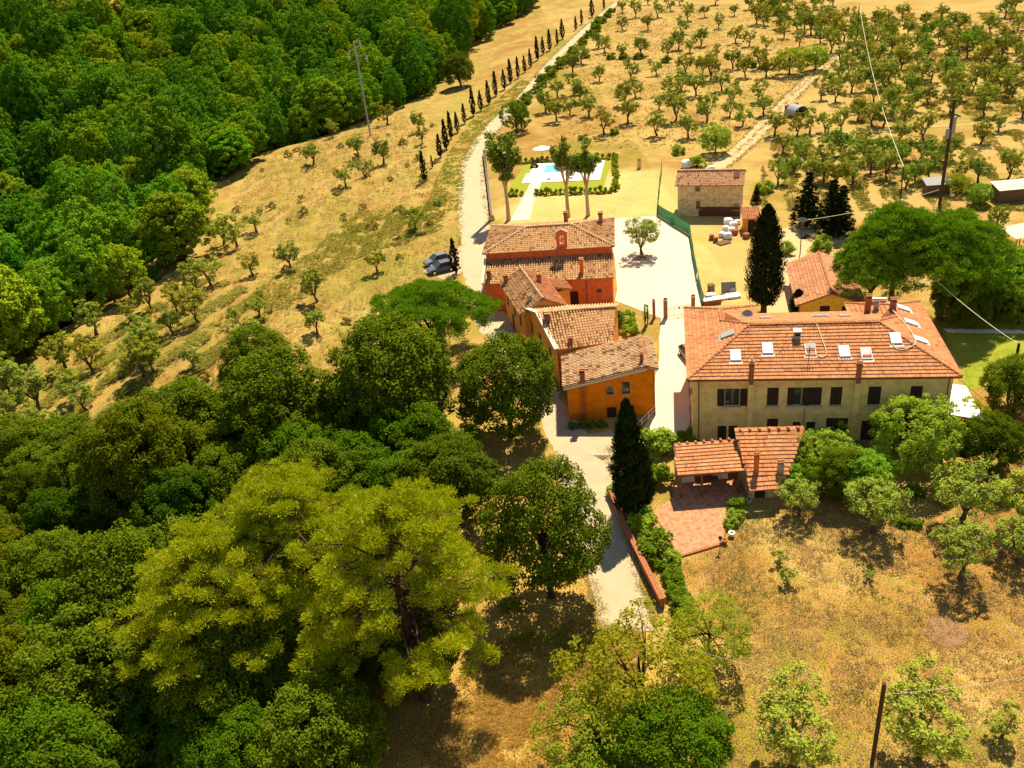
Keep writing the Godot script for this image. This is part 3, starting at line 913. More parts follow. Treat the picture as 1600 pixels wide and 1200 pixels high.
func build_chapel_house():
	var t := thing("red_plaster_house", "red plastered house with hipped old tile roof and small bell gable", "house", V(-1.46, 0, -109.1), -8.8)
	var X := Vector3.RIGHT
	var mb := MB.new()
	var W := 16.3
	var so := [[2.0, 3.6, 2.9, 5.0], [6.0, 3.6, 6.9, 5.0], [6.0, 0.9, 6.9, 2.3]]
	wall(mb, V(0, 0, 0), X, W, 6.45)
	wall(mb, V(W, 0, 0), V(0, 0, -1), 9.7, 6.45, so)
	wall(mb, V(W, 0, -9.7), -X, W, 6.45)
	wall(mb, V(0, 0, -9.7), V(0, 0, 1), 9.7, 6.45, so)
	# lower front range under a lean-to roof
	var fo := [[10.9, 0.0, 11.9, 2.3], [14.25, 1.95, 14.9, 2.5]]
	wall(mb, V(0, 0, 4.2), X, W, 4.05, fo)
	for sx in [0.0, W]:
		var q := [V(sx, 0, 0), V(sx, 0, 4.2), V(sx, 4.05, 4.2), V(sx, 5.3, 0)]
		if sx == 0.0: mb.quad(q[0], q[1], q[2], q[3])
		else: mb.quad(q[1], q[0], q[3], q[2])
	obj("wall", mb, M.red, t)
	for q in so:
		window(t, V(W, 0, 0), V(0, 0, -1), q, "closed", M.shutter)
		window(t, V(0, 0, -9.7), V(0, 0, 1), q, "closed", M.shutter)
	window(t, V(0, 0, 4.2), X, fo[0], "door", M.shutter, false)
	window(t, V(0, 0, 4.2), X, fo[1], "plain", M.shutter)
	pipe(t, [V(13.0, 4.0, 4.26), V(13.0, 0, 4.26)], 0.05, M.copper)
	var ye := 6.5
	var yr := 8.0
	var f0 := V(-0.35, ye, 0.35)
	var f1 := V(16.65, ye, 0.35)
	var b0 := V(-0.35, ye, -10.05)
	var b1 := V(16.65, ye, -10.05)
	var r0 := V(5.1, yr, -4.6)
	var r1 := V(11.0, yr, -4.6)
	slope(t, [f0, f1, r1, r0], "round", M.tile, TC_OLD, 21)
	slope(t, [b0, f0, r0], "round", M.tile, TC_OLD, 22)
	slope(t, [f1, b1, r1], "round", M.tile, TC_OLD, 23)
	slope(t, [b1, b0, r0, r1], "round", M.tile, TC_OLD, 24)
	for r in [[r0, r1], [f0, r0], [b0, r0], [f1, r1], [b1, r1]]: ridge(t, r[0] + V(0, 0.05, 0), r[1] + V(0, 0.05, 0), TC_PALE, "ridge_tiles", 0.15)
	slope(t, [V(-0.2, 4.05, 4.55), V(16.55, 4.05, 4.55), V(16.55, 5.45, 0.02), V(-0.2, 5.45, 0.02)], "round", M.tile, TC_OLD, 25, "lean_to_roof")
	box_part(t, "verge_coping", V(-0.14, 4.95, 2.25), V(0.3, 0.1, 4.9), M.lime, Basis(X, 0.3))
	# bell gable standing on the front eave
	var g := MB.new()
	var gx := 10.0
	var gz := -0.1
	g.box(V(gx - 0.48, 7.5, gz), V(0.4, 2.2, 0.4)); g.box(V(gx + 0.48, 7.5, gz), V(0.4, 2.2, 0.4))
	g.box(V(gx, 6.75, gz), V(0.56, 0.7, 0.398))
	g.box(V(gx, 8.42, gz), V(0.558, 0.36, 0.398))
	g.prism([V(gx - 0.68, 8.602, gz + 0.2), V(gx + 0.68, 8.602, gz + 0.2), V(gx, 9.0, gz + 0.2)], V(0, 0, -0.4))
	var bg := obj("bell_gable", g, M.red, t)
	var cap := MB.new()
	for s in [-1.0, 1.0]:
		cap.quad(V(gx, 9.08, gz + 0.3), V(gx, 9.08, gz - 0.3), V(gx + s * 0.85, 8.6, gz - 0.3), V(gx + s * 0.85, 8.6, gz + 0.3), TC_PALE[0])
		for i in 4: cap.tube([V(gx + s * 0.85, 8.63, gz - 0.24 + i * 0.16), V(gx, 9.11, gz - 0.24 + i * 0.16)], [0.075, 0.065], 5, TC_PALE[1] * rng.randf_range(0.8, 1.0))
	obj("gable_tiles", cap, M.tile, bg)
	var bell := MB.new()
	bell.tube([V(gx, 7.45, gz), V(gx, 7.5, gz), V(gx, 7.75, gz), V(gx, 7.9, gz), V(gx, 8.2, gz)], [0.2, 0.19, 0.13, 0.05, 0.03], 10)
	obj("bell", bell, M.zinc, bg)
	box_part(bg, "ledge", V(gx, 6.52, gz + 0.25), V(1.6, 0.08, 0.3), M.stone_dark)
	chimney(t, V(10.3, 7.6, -6.3), 0.5, 0.5, 1.3, M.brick, TC_OLD)
	chimney(t, V(14.9, 6.9, -7.2), 0.55, 0.55, 1.3, M.brick, TC_OLD)
	chimney(t, V(12.5, 4.5, 3.4), 0.5, 0.45, 1.6, M.red, TC_OLD)
	chimney(t, V(0.7, 4.4, 3.6), 0.5, 0.5, 0.9, M.brick, TC_OLD)

func build_link_range():
	# narrow range running from the red house down to the middle house
	var t := thing("ochre_link_range", "narrow ochre range with ridged tile roof joining the red and middle houses", "house", V(2.3, 0, -92.7), 11.0)
	var X := Vector3.RIGHT
	var mb := MB.new()
	var lo := [[1.2, 2.6, 2.0, 3.9], [4.6, 2.6, 5.4, 3.9], [7.4, 2.6, 8.2, 3.9], [3.0, 0.0, 4.1, 2.1]]
	wall(mb, V(0, 0, -10.0), V(0, 0, 1), 10.0, 4.95, lo)
	wall(mb, V(4.8, 0, 0), V(0, 0, -1), 10.0, 4.95, [[2.0, 2.4, 2.9, 3.7]])
	wall(mb, V(0, 0, 0), X, 4.8, 4.95)
	wall(mb, V(4.8, 0, -10.0), -X, 4.8, 4.95)
	mb.tri(V(0, 4.95, 0), V(4.8, 4.95, 0), V(2.4, 6.3, 0))
	mb.tri(V(4.8, 4.95, -10.0), V(0, 4.95, -10.0), V(2.4, 6.3, -10.0))
	obj("wall", mb, M.ochre, t)
	for i in 4: window(t, V(0, 0, -10.0), V(0, 0, 1), lo[i], "closed" if i < 3 else "door", M.shutter, i < 3)
	window(t, V(4.8, 0, 0), V(0, 0, -1), [2.0, 2.4, 2.9, 3.7], "closed", M.shutter)
	slope(t, [V(-0.4, 4.8, -10.2), V(-0.4, 4.8, 0.15), V(2.4, 6.4, 0.15), V(2.4, 6.4, -10.2)], "round", M.tile, TC_OLD, 31)
	slope(t, [V(5.2, 4.8, 0.15), V(5.2, 4.8, -10.2), V(2.4, 6.4, -10.2), V(2.4, 6.4, 0.15)], "round", M.tile, TC_RED, 32)
	ridge(t, V(2.4, 6.45, 0.15), V(2.4, 6.45, -10.2), TC_PALE, "ridge_tiles", 0.15)
	chimney(t, V(3.6, 5.6, -6.0), 0.45, 0.45, 1.0, M.brick, TC_OLD)
	chimney(t, V(0.2, 5.0, -9.3), 0.5, 0.5, 0.9, M.brick, TC_OLD)
	chimney(t, V(1.2, 5.4, -1.5), 0.5, 0.4, 0.8, M.stone, TC_OLD)
	# little closet built against it
	var mc := MB.new()
	wall(mc, V(4.8, 0, -6.4), X, 2.6, 3.9)
	wall(mc, V(7.4, 0, -6.4), V(0, 0, -1), 2.8, 3.9)
	obj("closet_wall", mc, M.ochre, t)
	slope(t, [V(7.7, 3.9, -6.15), V(7.7, 3.9, -9.4), V(4.9, 4.75, -9.4), V(4.9, 4.75, -6.15)], "round", M.tile, TC_RED, 33, "closet_roof")

func build_middle_house():
	var o := V(7.0, 0, -88.0)
	var t := thing("middle_house", "ochre gabled house with pale tile roof and whitewashed verge between two houses", "house", o)
	var BL := V(2.75, 0, -94.0) - o
	var FL := V(5.2, 0, -83.6) - o
	var FR := V(10.9, 0, -83.8) - o
	var BR := V(13.0, 0, -92.3) - o
	var RL := V(3.95, 0, -88.9) - o
	var RR := V(12.0, 0, -88.1) - o
	var ye := 4.9
	var yr := 6.55
	var mb := MB.new()
	var P := [BL, FL, FR, BR]
	var lo := [[1.0, 2.6, 1.8, 3.9], [4.0, 2.4, 4.9, 3.8], [7.6, 2.4, 8.4, 3.7], [5.6, 0, 6.8, 2.2]]
	for i in 4:
		var a: Vector3 = P[i]
		var b: Vector3 = P[(i + 1) % 4]
		wall(mb, a, (b - a).normalized(), (b - a).length(), ye, lo if i == 0 else [])
	var up := V(0, ye, 0)
	mb.tri(BL + up, FL + up, RL + V(0, yr, 0))
	mb.tri(FR + up, BR + up, RR + V(0, yr, 0))
	obj("wall", mb, M.ochre, t)
	for i in 4: window(t, BL, (FL - BL).normalized(), lo[i], "closed" if i < 3 else "door", M.shutter, i < 3)
	var a := FL + V(-0.15, ye - 0.05, 0.4)
	var b := FR + V(0.15, ye - 0.05, 0.4)
	var rl := RL + V(-0.3, yr + 0.1, 0)
	var rr := RR + V(0.25, yr + 0.1, 0)
	slope(t, [a, b, rr, rl], "round", M.tile, TC_OLD, 41)
	slope(t, [BR + V(0.3, ye - 0.05, -0.4), BL + V(-0.3, ye - 0.05, -0.4), rl, rr], "round", M.tile, TC_PALE, 42)
	ridge(t, rl + V(0, 0.06, 0), rr + V(0, 0.06, 0), TC_OLD, "ridge_tiles", 0.15)
	var vg := MB.new()
	for q in [[rl, a], [BL + V(-0.3, ye - 0.05, -0.4), rl]]:
		var d: Vector3 = (q[1] - q[0])
		var n: Vector3 = d.normalized()
		vg.box((q[0] + q[1]) * 0.5 + V(0.05, 0.12, 0), V(0.5, 0.12, d.length()), Color.WHITE, Basis(n.cross(Vector3.UP).normalized() * -1.0, n.cross(n.cross(Vector3.UP)).normalized() * -1.0, n))
	obj("verge_coping", vg, M.lime, t)
	chimney(t, rl.lerp(a, 0.25) + V(0.65, 0, 0), 0.5, 0.7, 0.8, M.brick, TC_OLD)
	chimney(t, a.lerp(b, 0.28) + V(0, 0.3, -0.7), 0.4, 0.4, 0.35, M.brick, TC_RED)
	pipe(t, [FL + V(0.06, 4.8, 0.07), FL + V(0.06, 0, 0.07)], 0.06, M.copper)

func build_orange_house():
	var t := thing("orange_house", "bright orange house front under a long lopsided tile roof beside the concrete lane", "house", V(5.4, -0.25, -76.8), -5.0)
	var X := Vector3.RIGHT
	var W := 8.75
	var D := 6.3
	var mb := MB.new()
	var fo := [[3.95, 3.0, 4.6, 3.9], [5.49, 2.95, 6.27, 4.3], [3.85, 0.0, 4.85, 1.45]]
	wall(mb, V(0, 0, 0), X, W, 4.35, fo)
	mb.poly([V(0, 4.35, 0), V(W, 4.35, 0), V(W, 5.6, 0), V(8.0, 5.85, 0)])
	wall(mb, V(W, 0, 0), V(0, 0, -1), D, 5.6, [[2.2, 3.2, 3.1, 4.6]])
	wall(mb, V(W, 0, -D), -X, W, 4.35)
	mb.poly([V(0, 4.35, -D), V(8.0, 5.85, -D), V(W, 5.6, -D), V(W, 4.35, -D)])
	wall(mb, V(0, 0, -D), V(0, 0, 1), D, 4.35, [[2.0, 2.2, 2.8, 3.4]])
	obj("wall", mb, M.orange, t)
	window(t, Vector3.ZERO, X, fo[0], "plain", M.shutter)
	window(t, Vector3.ZERO, X, fo[1], "plain", M.shutter)
	window(t, Vector3.ZERO, X, fo[2], "door", M.shutter, false)
	window(t, V(W, 0, 0), V(0, 0, -1), [2.2, 3.2, 3.1, 4.6], "closed", M.shutter)
	window(t, V(0, 0, -D), V(0, 0, 1), [2.0, 2.2, 2.8, 3.4], "closed", M.shutter)
	# arched head over the niche window
	var ar := MB.new()
	for i in 8:
		var g0 := PI * i / 8
		var g1 := PI * (i + 1) / 8
		var c := V(4.275, 3.62, 0.03)
		ar.quad(c + V(-cos(g0), sin(g0), 0) * 0.33, c + V(-cos(g0), sin(g0), 0) * 0.43, c + V(-cos(g1), sin(g1), 0) * 0.43, c + V(-cos(g1), sin(g1), 0) * 0.33)
	obj("arch_trim", ar, M.stone, t)
	slope(t, [V(-0.35, 4.38, -D - 0.1), V(-0.35, 4.38, 0.35), V(8.0, 6.0, 0.35), V(8.0, 6.0, -D - 0.1)], "round", M.tile, TC_PALE, 51)
	slope(t, [V(9.1, 5.62, 0.35), V(9.1, 5.62, -D - 0.1), V(8.0, 6.0, -D - 0.1), V(8.0, 6.0, 0.35)], "round", M.tile, TC_PALE, 52)
	ridge(t, V(8.0, 6.06, 0.35), V(8.0, 6.06, -D - 0.1), TC_RED, "ridge_tiles", 0.14)
	var vb := MB.new()
	var d := V(8.35, 1.62, 0)
	vb.box(V(-0.35, 4.38, 0.31) + d * 0.5 - V(0, 0.27, 0), V(d.length() - 0.05, 0.24, 0.06), Color.WHITE, Basis(Vector3.BACK, atan2(d.y, d.x)))
	obj("barge_board", vb, M.lime, t)
	box_part(t, "chimney_breast", V(1.62, 2.7, 0.16), V(0.42, 5.4, 0.32), M.orange_dark)
	chimney(t, V(1.62, 5.3, 0.16), 0.5, 0.42, 0.55, M.brick, TC_RED)
	chimney(t, V(7.6, 5.9, -0.8), 0.32, 0.32, 0.8, M.brick, TC_RED)
	pipe(t, [V(8.7, 5.4, 0.06), V(8.7, 0, 0.06)], 0.05, M.copper)
	# handrail of the ramp beside it
	var r := thing("handrail", "white metal handrail on the ramp by the orange house", "railing", V(14.1, 0, -75.9))
	pipe(r, [V(0, 1.1, 0), V(-2.6, 0.9, 2.9)], 0.04, M.white, "rail")
	pipe(r, [V(0, 0.6, 0), V(-2.6, 0.45, 2.9)], 0.03, M.white, "rail")
	for i in 4:
		var f := i / 3.0
		pipe(r, [V(-2.6 * f, 0, 2.9 * f), V(-2.6 * f, 1.1 - 0.2 * f, 2.9 * f)], 0.035, M.white, "post")

func build_garden_house():
	var o := V(18.9, 0, -62.0)
	var t := thing("garden_house", "small garden house with two orange tile roofs over an open brick terrace", "outbuilding", o)
	var P := func(x: float, y: float, z: float) -> Vector3: return V(x, y, z) - o
	# open loggia roof
	slope(t, [P.call(13.3, 2.6, -61.95), P.call(19.0, 2.55, -61.6), P.call(19.1, 3.4, -65.25), P.call(13.75, 3.3, -65.6)], "flat", M.tile, TC_RED, 61, "loggia_roof")
	slope(t, [P.call(19.05, 2.5, -60.9), P.call(22.5, 2.4, -60.5), P.call(25.15, 4.15, -64.6), P.call(19.15, 4.2, -65.45)], "flat", M.tile, TC_RED, 62)
	slope(t, [P.call(18.85, 1.95, -59.5), P.call(21.3, 1.95, -59.35), P.call(21.35, 2.35, -60.3), P.call(18.95, 2.35, -60.4)], "flat", M.tile, TC_RED, 63, "porch_roof")
	# short ridge-end tiles left open along the top edges
	for i in 7:
		var f := (i + 0.5) / 7.0
		for q in [[P.call(19.2, 4.28, -65.4), P.call(25.0, 4.24, -64.62)], [P.call(13.85, 3.38, -65.55), P.call(19.0, 3.46, -65.22)]]:
			var m2 := MB.new()
			var c: Vector3 = q[0].lerp(q[1], f)
			m2.tube([c + V(0, -0.02, -0.15), c + V(0, 0, 0.2)], [0.14, 0.12], 7, TC_RUST[2])
			obj("ridge_tile", m2, M.tile, t)
	var mb := MB.new()
	# body under the larger roof
	wall(mb, P.call(19.25, 0, -60.95), V(1, 0, 0.12).normalized(), 3.1, 2.3, [[0.5, 0.0, 1.4, 2.0]])
	wall(mb, P.call(22.32, 0, -60.6), V(0.53, 0, -0.85).normalized(), 4.6, 2.3)
	wall(mb, P.call(24.7, 0, -64.5), V(-1, 0, -0.12).normalized(), 5.4, 3.9)
	wall(mb, P.call(19.35, 0, -65.15), V(-0.02, 0, 1).normalized(), 4.2, 2.35)
	mb.poly([P.call(19.35, 2.35, -65.15), P.call(19.25, 2.35, -60.95), P.call(19.35, 4.0, -65.15)])
	mb.poly([P.call(22.32, 2.3, -60.6), P.call(24.75, 2.3, -64.5), P.call(24.75, 3.9, -64.5)])
	obj("wall", mb, M.cream, t)
	window(t, P.call(19.25, 0, -60.95), V(1, 0, 0.12).normalized(), [0.5, 0.0, 1.4, 2.0], "door", M.shutter, false)
	# back wall and posts of the loggia
	var bw := MB.new()
	bw.box(P.call(16.5, 1.0, -65.1), V(5.3, 2.0, 0.25), Color.WHITE, Basis(Vector3.UP, -0.05))
	obj("back_wall", bw, M.cream, t)
	for q in [[13.6, -62.1], [15.4, -62.0], [18.6, -61.85]]: box_part(t, "post", P.call(q[0], 1.25, q[1]), V(0.2, 2.5, 0.2), M.wood)
	box_part(t, "beam", P.call(16.1, 2.42, -61.95), V(5.4, 0.18, 0.16), M.wood, Basis(Vector3.UP, -0.04))
	for i in 8: box_part(t, "rafter", P.call(13.7 + i * 0.72, 2.78, -63.7), V(0.09, 0.12, 3.6), M.wood, Basis(Vector3.RIGHT, 0.2))
	chimney(t, P.call(19.9, 2.7, -61.2), 0.36, 0.36, 1.5, M.red, TC_RED)
	chimney(t, P.call(21.9, 2.6, -60.9), 0.45, 0.4, 0.75, M.stone, TC_RED)
	# brick terrace
	sheet("brick_terrace", PackedVector2Array([Vector2(13.1, -65.2), Vector2(19.2, -64.8), Vector2(18.9, -61.0), Vector2(17.5, -60.9), Vector2(15.5, -55.5), Vector2(11.7, -54.5), Vector2(10.9, -60.6), Vector2(13.1, -62.3)]), M.brick_floor, 0.06, Color.WHITE)
	var tb := thing("garden_table", "wooden table in the shade of the garden house loggia", "table", V(16.2, 0.06, -63.2))
	box_part(tb, "tabletop", V(0, 0.74, 0), V(2.0, 0.05, 0.9), M.wood)
	for sx in [-0.9, 0.9]:
		for sz in [-0.38, 0.38]: box_part(tb, "leg", V(sx, 0.36, sz), V(0.07, 0.72, 0.07), M.wood)
	for q in [[14.6, -64.3, "white"], [17.6, -64.2, "pink"]]:
		var cb := thing("sideboard", "%s sideboard against the loggia back wall" % ("white" if q[2] == "white" else "pale pink"), "sideboard", V(q[0], 0.06, q[1]))
		box_part(cb, "carcass", V(0, 0.5, 0), V(1.3, 0.9, 0.5), M.white if q[2] == "white" else M.lime)
		box_part(cb, "worktop", V(0, 0.97, 0.02), V(1.38, 0.04, 0.56), M.stone)
		for s in [-1.0, 1.0]: box_part(cb, "cupboard_door", V(s * 0.32, 0.48, 0.26), V(0.58, 0.74, 0.02), M.white)

func build_ruin():
	var t := thing("derelict_stone_house", "derelict stained stone house with sagging tile roof beside the building plot", "house", V(28.7, 0, -131.9), -19.0)
	var X := Vector3.RIGHT
	var mb := MB.new()
	var fo := [[2.64, 4.05, 3.4, 4.75], [2.8, 1.2, 3.44, 2.45], [8.35, 1.0, 9.2, 2.1]]
	wall(mb, V(0, -0.2, 0), X, 9.5, 5.25, [[2.64, 4.25, 3.4, 4.95], [2.8, 1.4, 3.44, 2.65], [8.35, 1.2, 9.2, 2.3]], 0.4)
	wall(mb, V(9.5, -0.2, 0), V(0, 0, -1), 6, 5.25)
	wall(mb, V(9.5, -0.2, -6), -X, 9.5, 5.25)
	wall(mb, V(0, -0.2, -6), V(0, 0, 1), 6, 5.25)
	mb.tri(V(9.5, 5.05, 0), V(9.5, 5.05, -6), V(9.5, 6.1, -3))
	mb.tri(V(0, 5.05, -6), V(0, 5.05, 0), V(0, 6.1, -3))
	obj("wall", mb, M.ruin, t)
	window(t, Vector3.ZERO, X, fo[0], "plain", M.shutter)
	window(t, Vector3.ZERO, X, fo[1], "plain", M.shutter)
	window(t, Vector3.ZERO, X, fo[2], "closed", M.zinc)
	box_part(t, "painted_shade_band", V(6.3, 0.75, 0.02), V(6.2, 1.5, 0.05), M.red_dark)  # dark red panel paints in the shade along the lower front
	slope(t, [V(-0.4, 5.0, 0.4), V(9.9, 5.0, 0.4), V(9.9, 6.25, -3), V(-0.4, 6.25, -3)], "round", M.tile, [Color(0.52, 0.27, 0.14), Color(0.60, 0.38, 0.2), Color(0.22, 0.10, 0.06)], 71)
	slope(t, [V(9.9, 5.0, -6.4), V(-0.4, 5.0, -6.4), V(-0.4, 6.25, -3), V(9.9, 6.25, -3)], "round", M.tile, TC_OLD, 72)
	ridge(t, V(-0.4, 6.3, -3), V(9.9, 6.3, -3), TC_PALE, "ridge_tiles", 0.15)
	var hl := MB.new()
	hl.box(V(8.7, 6.0, -1.7), V(0.9, 0.06, 1.3), Color.WHITE, Basis(X, 0.35))
	var rp := obj("patched_tiles", hl, M.red_dark, t)
	rp.set_meta("label", "dark red patch on the ruin's roof")
	var l := thing("lean_to_shed", "small orange roofed lean-to shed beside the derelict house", "shed", V(36.2, 0, -122.0), -12.0)
	var lm := MB.new()
	wall(lm, V(0, 0, 0), X, 2.2, 2.1, [[0.6, 0, 1.5, 1.9]])
	wall(lm, V(2.2, 0, 0), V(0, 0, -1), 2.8, 2.1)
	wall(lm, V(0, 0, -2.8), V(0, 0, 1), 2.8, 2.1)
	wall(lm, V(2.2, 0, -2.8), -X, 2.2, 2.1)
	obj("wall", lm, M.ochre, l)
	window(l, Vector3.ZERO, X, [0.6, 0, 1.5, 1.9], "door", M.shutter, false)
	slope(l, [V(-0.2, 2.15, 0.3), V(2.4, 2.15, 0.3), V(2.4, 2.75, -3.0), V(-0.2, 2.75, -3.0)], "round", M.tile, TC_RED, 73)

func build_brown_shed():
	var t := thing("brown_roofed_annex", "low ochre annex with broad brown tile roof under the umbrella pines", "outbuilding", V(34.3, 0, -92.2), -13.0)
	var X := Vector3.RIGHT
	var mb := MB.new()
	wall(mb, V(0, 0, 0), X, 6.6, 2.55, [[2.2, 0.0, 3.3, 2.1], [4.6, 1.0, 5.5, 2.0]])
	wall(mb, V(6.6, 0, 0), V(0, 0, -1), 11.5, 2.55)
	wall(mb, V(6.6, 0, -11.5), -X, 6.6, 2.55)
	wall(mb, V(0, 0, -11.5), V(0, 0, 1), 11.5, 2.55)
	mb.tri(V(0, 2.55, 0), V(6.6, 2.55, 0), V(3.3, 3.75, 0))
	mb.tri(V(6.6, 2.55, -11.5), V(0, 2.55, -11.5), V(3.3, 3.75, -11.5))
	obj("wall", mb, M.sun_ochre, t)
	window(t, Vector3.ZERO, X, [2.2, 0.0, 3.3, 2.1], "door", M.shutter, false)
	window(t, Vector3.ZERO, X, [4.6, 1.0, 5.5, 2.0], "closed", M.shutter)
	slope(t, [V(-0.5, 2.4, -12.0), V(-0.5, 2.4, 0.5), V(3.3, 3.85, 0.5), V(3.3, 3.85, -12.0)], "flat", M.tile, TC_RUST, 81)
	slope(t, [V(7.1, 2.4, 0.5), V(7.1, 2.4, -12.0), V(3.3, 3.85, -12.0), V(3.3, 3.85, 0.5)], "flat", M.tile, TC_RUST, 82)
	ridge(t, V(3.3, 3.9, 0.5), V(3.3, 3.9, -12.0), TC_RUST)
	pipe(t, [V(-0.56, 2.34, -12.0), V(-0.56, 2.34, 0.5)], 0.06, M.lime, "gutter")
	var w := thing("yellow_garden_wall", "low bright yellow garden wall in front of the brown annex", "wall", V(34.6, 0, -90.2), -12.0)
	box_part(w, "wall_body", V(2.9, 0.55, 0), V(5.8, 1.1, 0.25), M.sun_ochre)
	box_part(w, "coping", V(2.9, 1.13, 0), V(5.9, 0.06, 0.34), M.lime)

func corrugated(parent: Node, a: Vector3, b: Vector3, c: Vector3, d: Vector3, m: Material, called := "roof_sheet"):
	var mb := MB.new()
	var k := int((b - a).length() / 0.09)
	for i in k:
		var f := i / float(k)
		var g := (i + 1) / float(k)
		var z0 := V(0, 0.035 * (i % 2), 0)
		var z1 := V(0, 0.035 * ((i + 1) % 2), 0)
		mb.quad(a.lerp(b, f) + z0, a.lerp(b, g) + z1, d.lerp(c, g) + z1, d.lerp(c, f) + z0)
	obj(called, mb, m, parent)
func build_sheds():
	for q in [["tool_shed", "grey corrugated tool shed below the tall utility pole", 66.05, -128.32, 3.4, 2.0, 1.7, -8.0, "zinc"], ["white_roofed_shed", "white sheet roofed shed at the edge of the olive rows", 73.62, -121.9, 6.2, 2.6, 2.0, -4.0, "lime"],
		["field_shelter", "small open shelter with pale sheet roof by the hedge", 65.99, -103.9, 3.2, 2.6, 2.3, 12.0, "lime"], ["dark_hut", "round-topped dark metal hut by the row of small trees", 64.53, -179.98, 3.6, 3.2, 2.2, 20.0, "zinc"]]:
		var t := thing(q[0], q[1], "shed", on(q[2], q[3]), q[7])
		var w: float = q[4]
		var d: float = q[5]
		var hh: float = q[6]
		if q[0] == "dark_hut":
			var mb := MB.new()
			for i in 10:
				var g0 := PI * i / 10
				var g1 := PI * (i + 1) / 10
				mb.quad(V(-cos(g0) * w * 0.5, 0.7 + sin(g0) * 1.6, 0), V(-cos(g0) * w * 0.5, 0.7 + sin(g0) * 1.6, -d), V(-cos(g1) * w * 0.5, 0.7 + sin(g1) * 1.6, -d), V(-cos(g1) * w * 0.5, 0.7 + sin(g1) * 1.6, 0))
			obj("curved_roof", mb, M.zinc, t)
			for s in [-1.0, 1.0]: box_part(t, "side_board", V(s * w * 0.5, 0.35, -d * 0.5), V(0.06, 0.7, d), M.wood)
			box_part(t, "back_board", V(0, 1.1, -d + 0.03), V(w - 0.2, 2.2, 0.05), M.wood)
			continue
		corrugated(t, V(-0.25, hh, 0.35), V(w + 0.25, hh, 0.35), V(w + 0.25, hh + 0.45, -d - 0.2), V(-0.25, hh + 0.45, -d - 0.2), M[q[8]])
		if q[0] == "field_shelter":
			for p in [V(0.1, hh * 0.5, 0.1), V(w - 0.1, hh * 0.5, 0.1), V(0.1, hh * 0.5 + 0.2, -d + 0.1), V(w - 0.1, hh * 0.5 + 0.2, -d + 0.1)]: box_part(t, "post", p, V(0.1, hh + (0.4 if p.z < -1 else 0.0), 0.1), M.wood)
		else:
			for i in int(w / 0.4): box_part(t, "board", V(0.2 + i * 0.4, hh * 0.5 - 0.02, 0), V(0.385, hh - 0.02, 0.04), M.wood)
			box_part(t, "side_wall", V(0.02, hh * 0.5, -d * 0.5), V(0.05, hh, d - 0.06), M.wood)
			box_part(t, "side_wall", V(w - 0.02, hh * 0.5, -d * 0.5), V(0.05, hh, d - 0.06), M.wood)
			box_part(t, "back_wall", V(w * 0.5, hh * 0.55, -d), V(w, hh * 1.1, 0.05), M.wood)

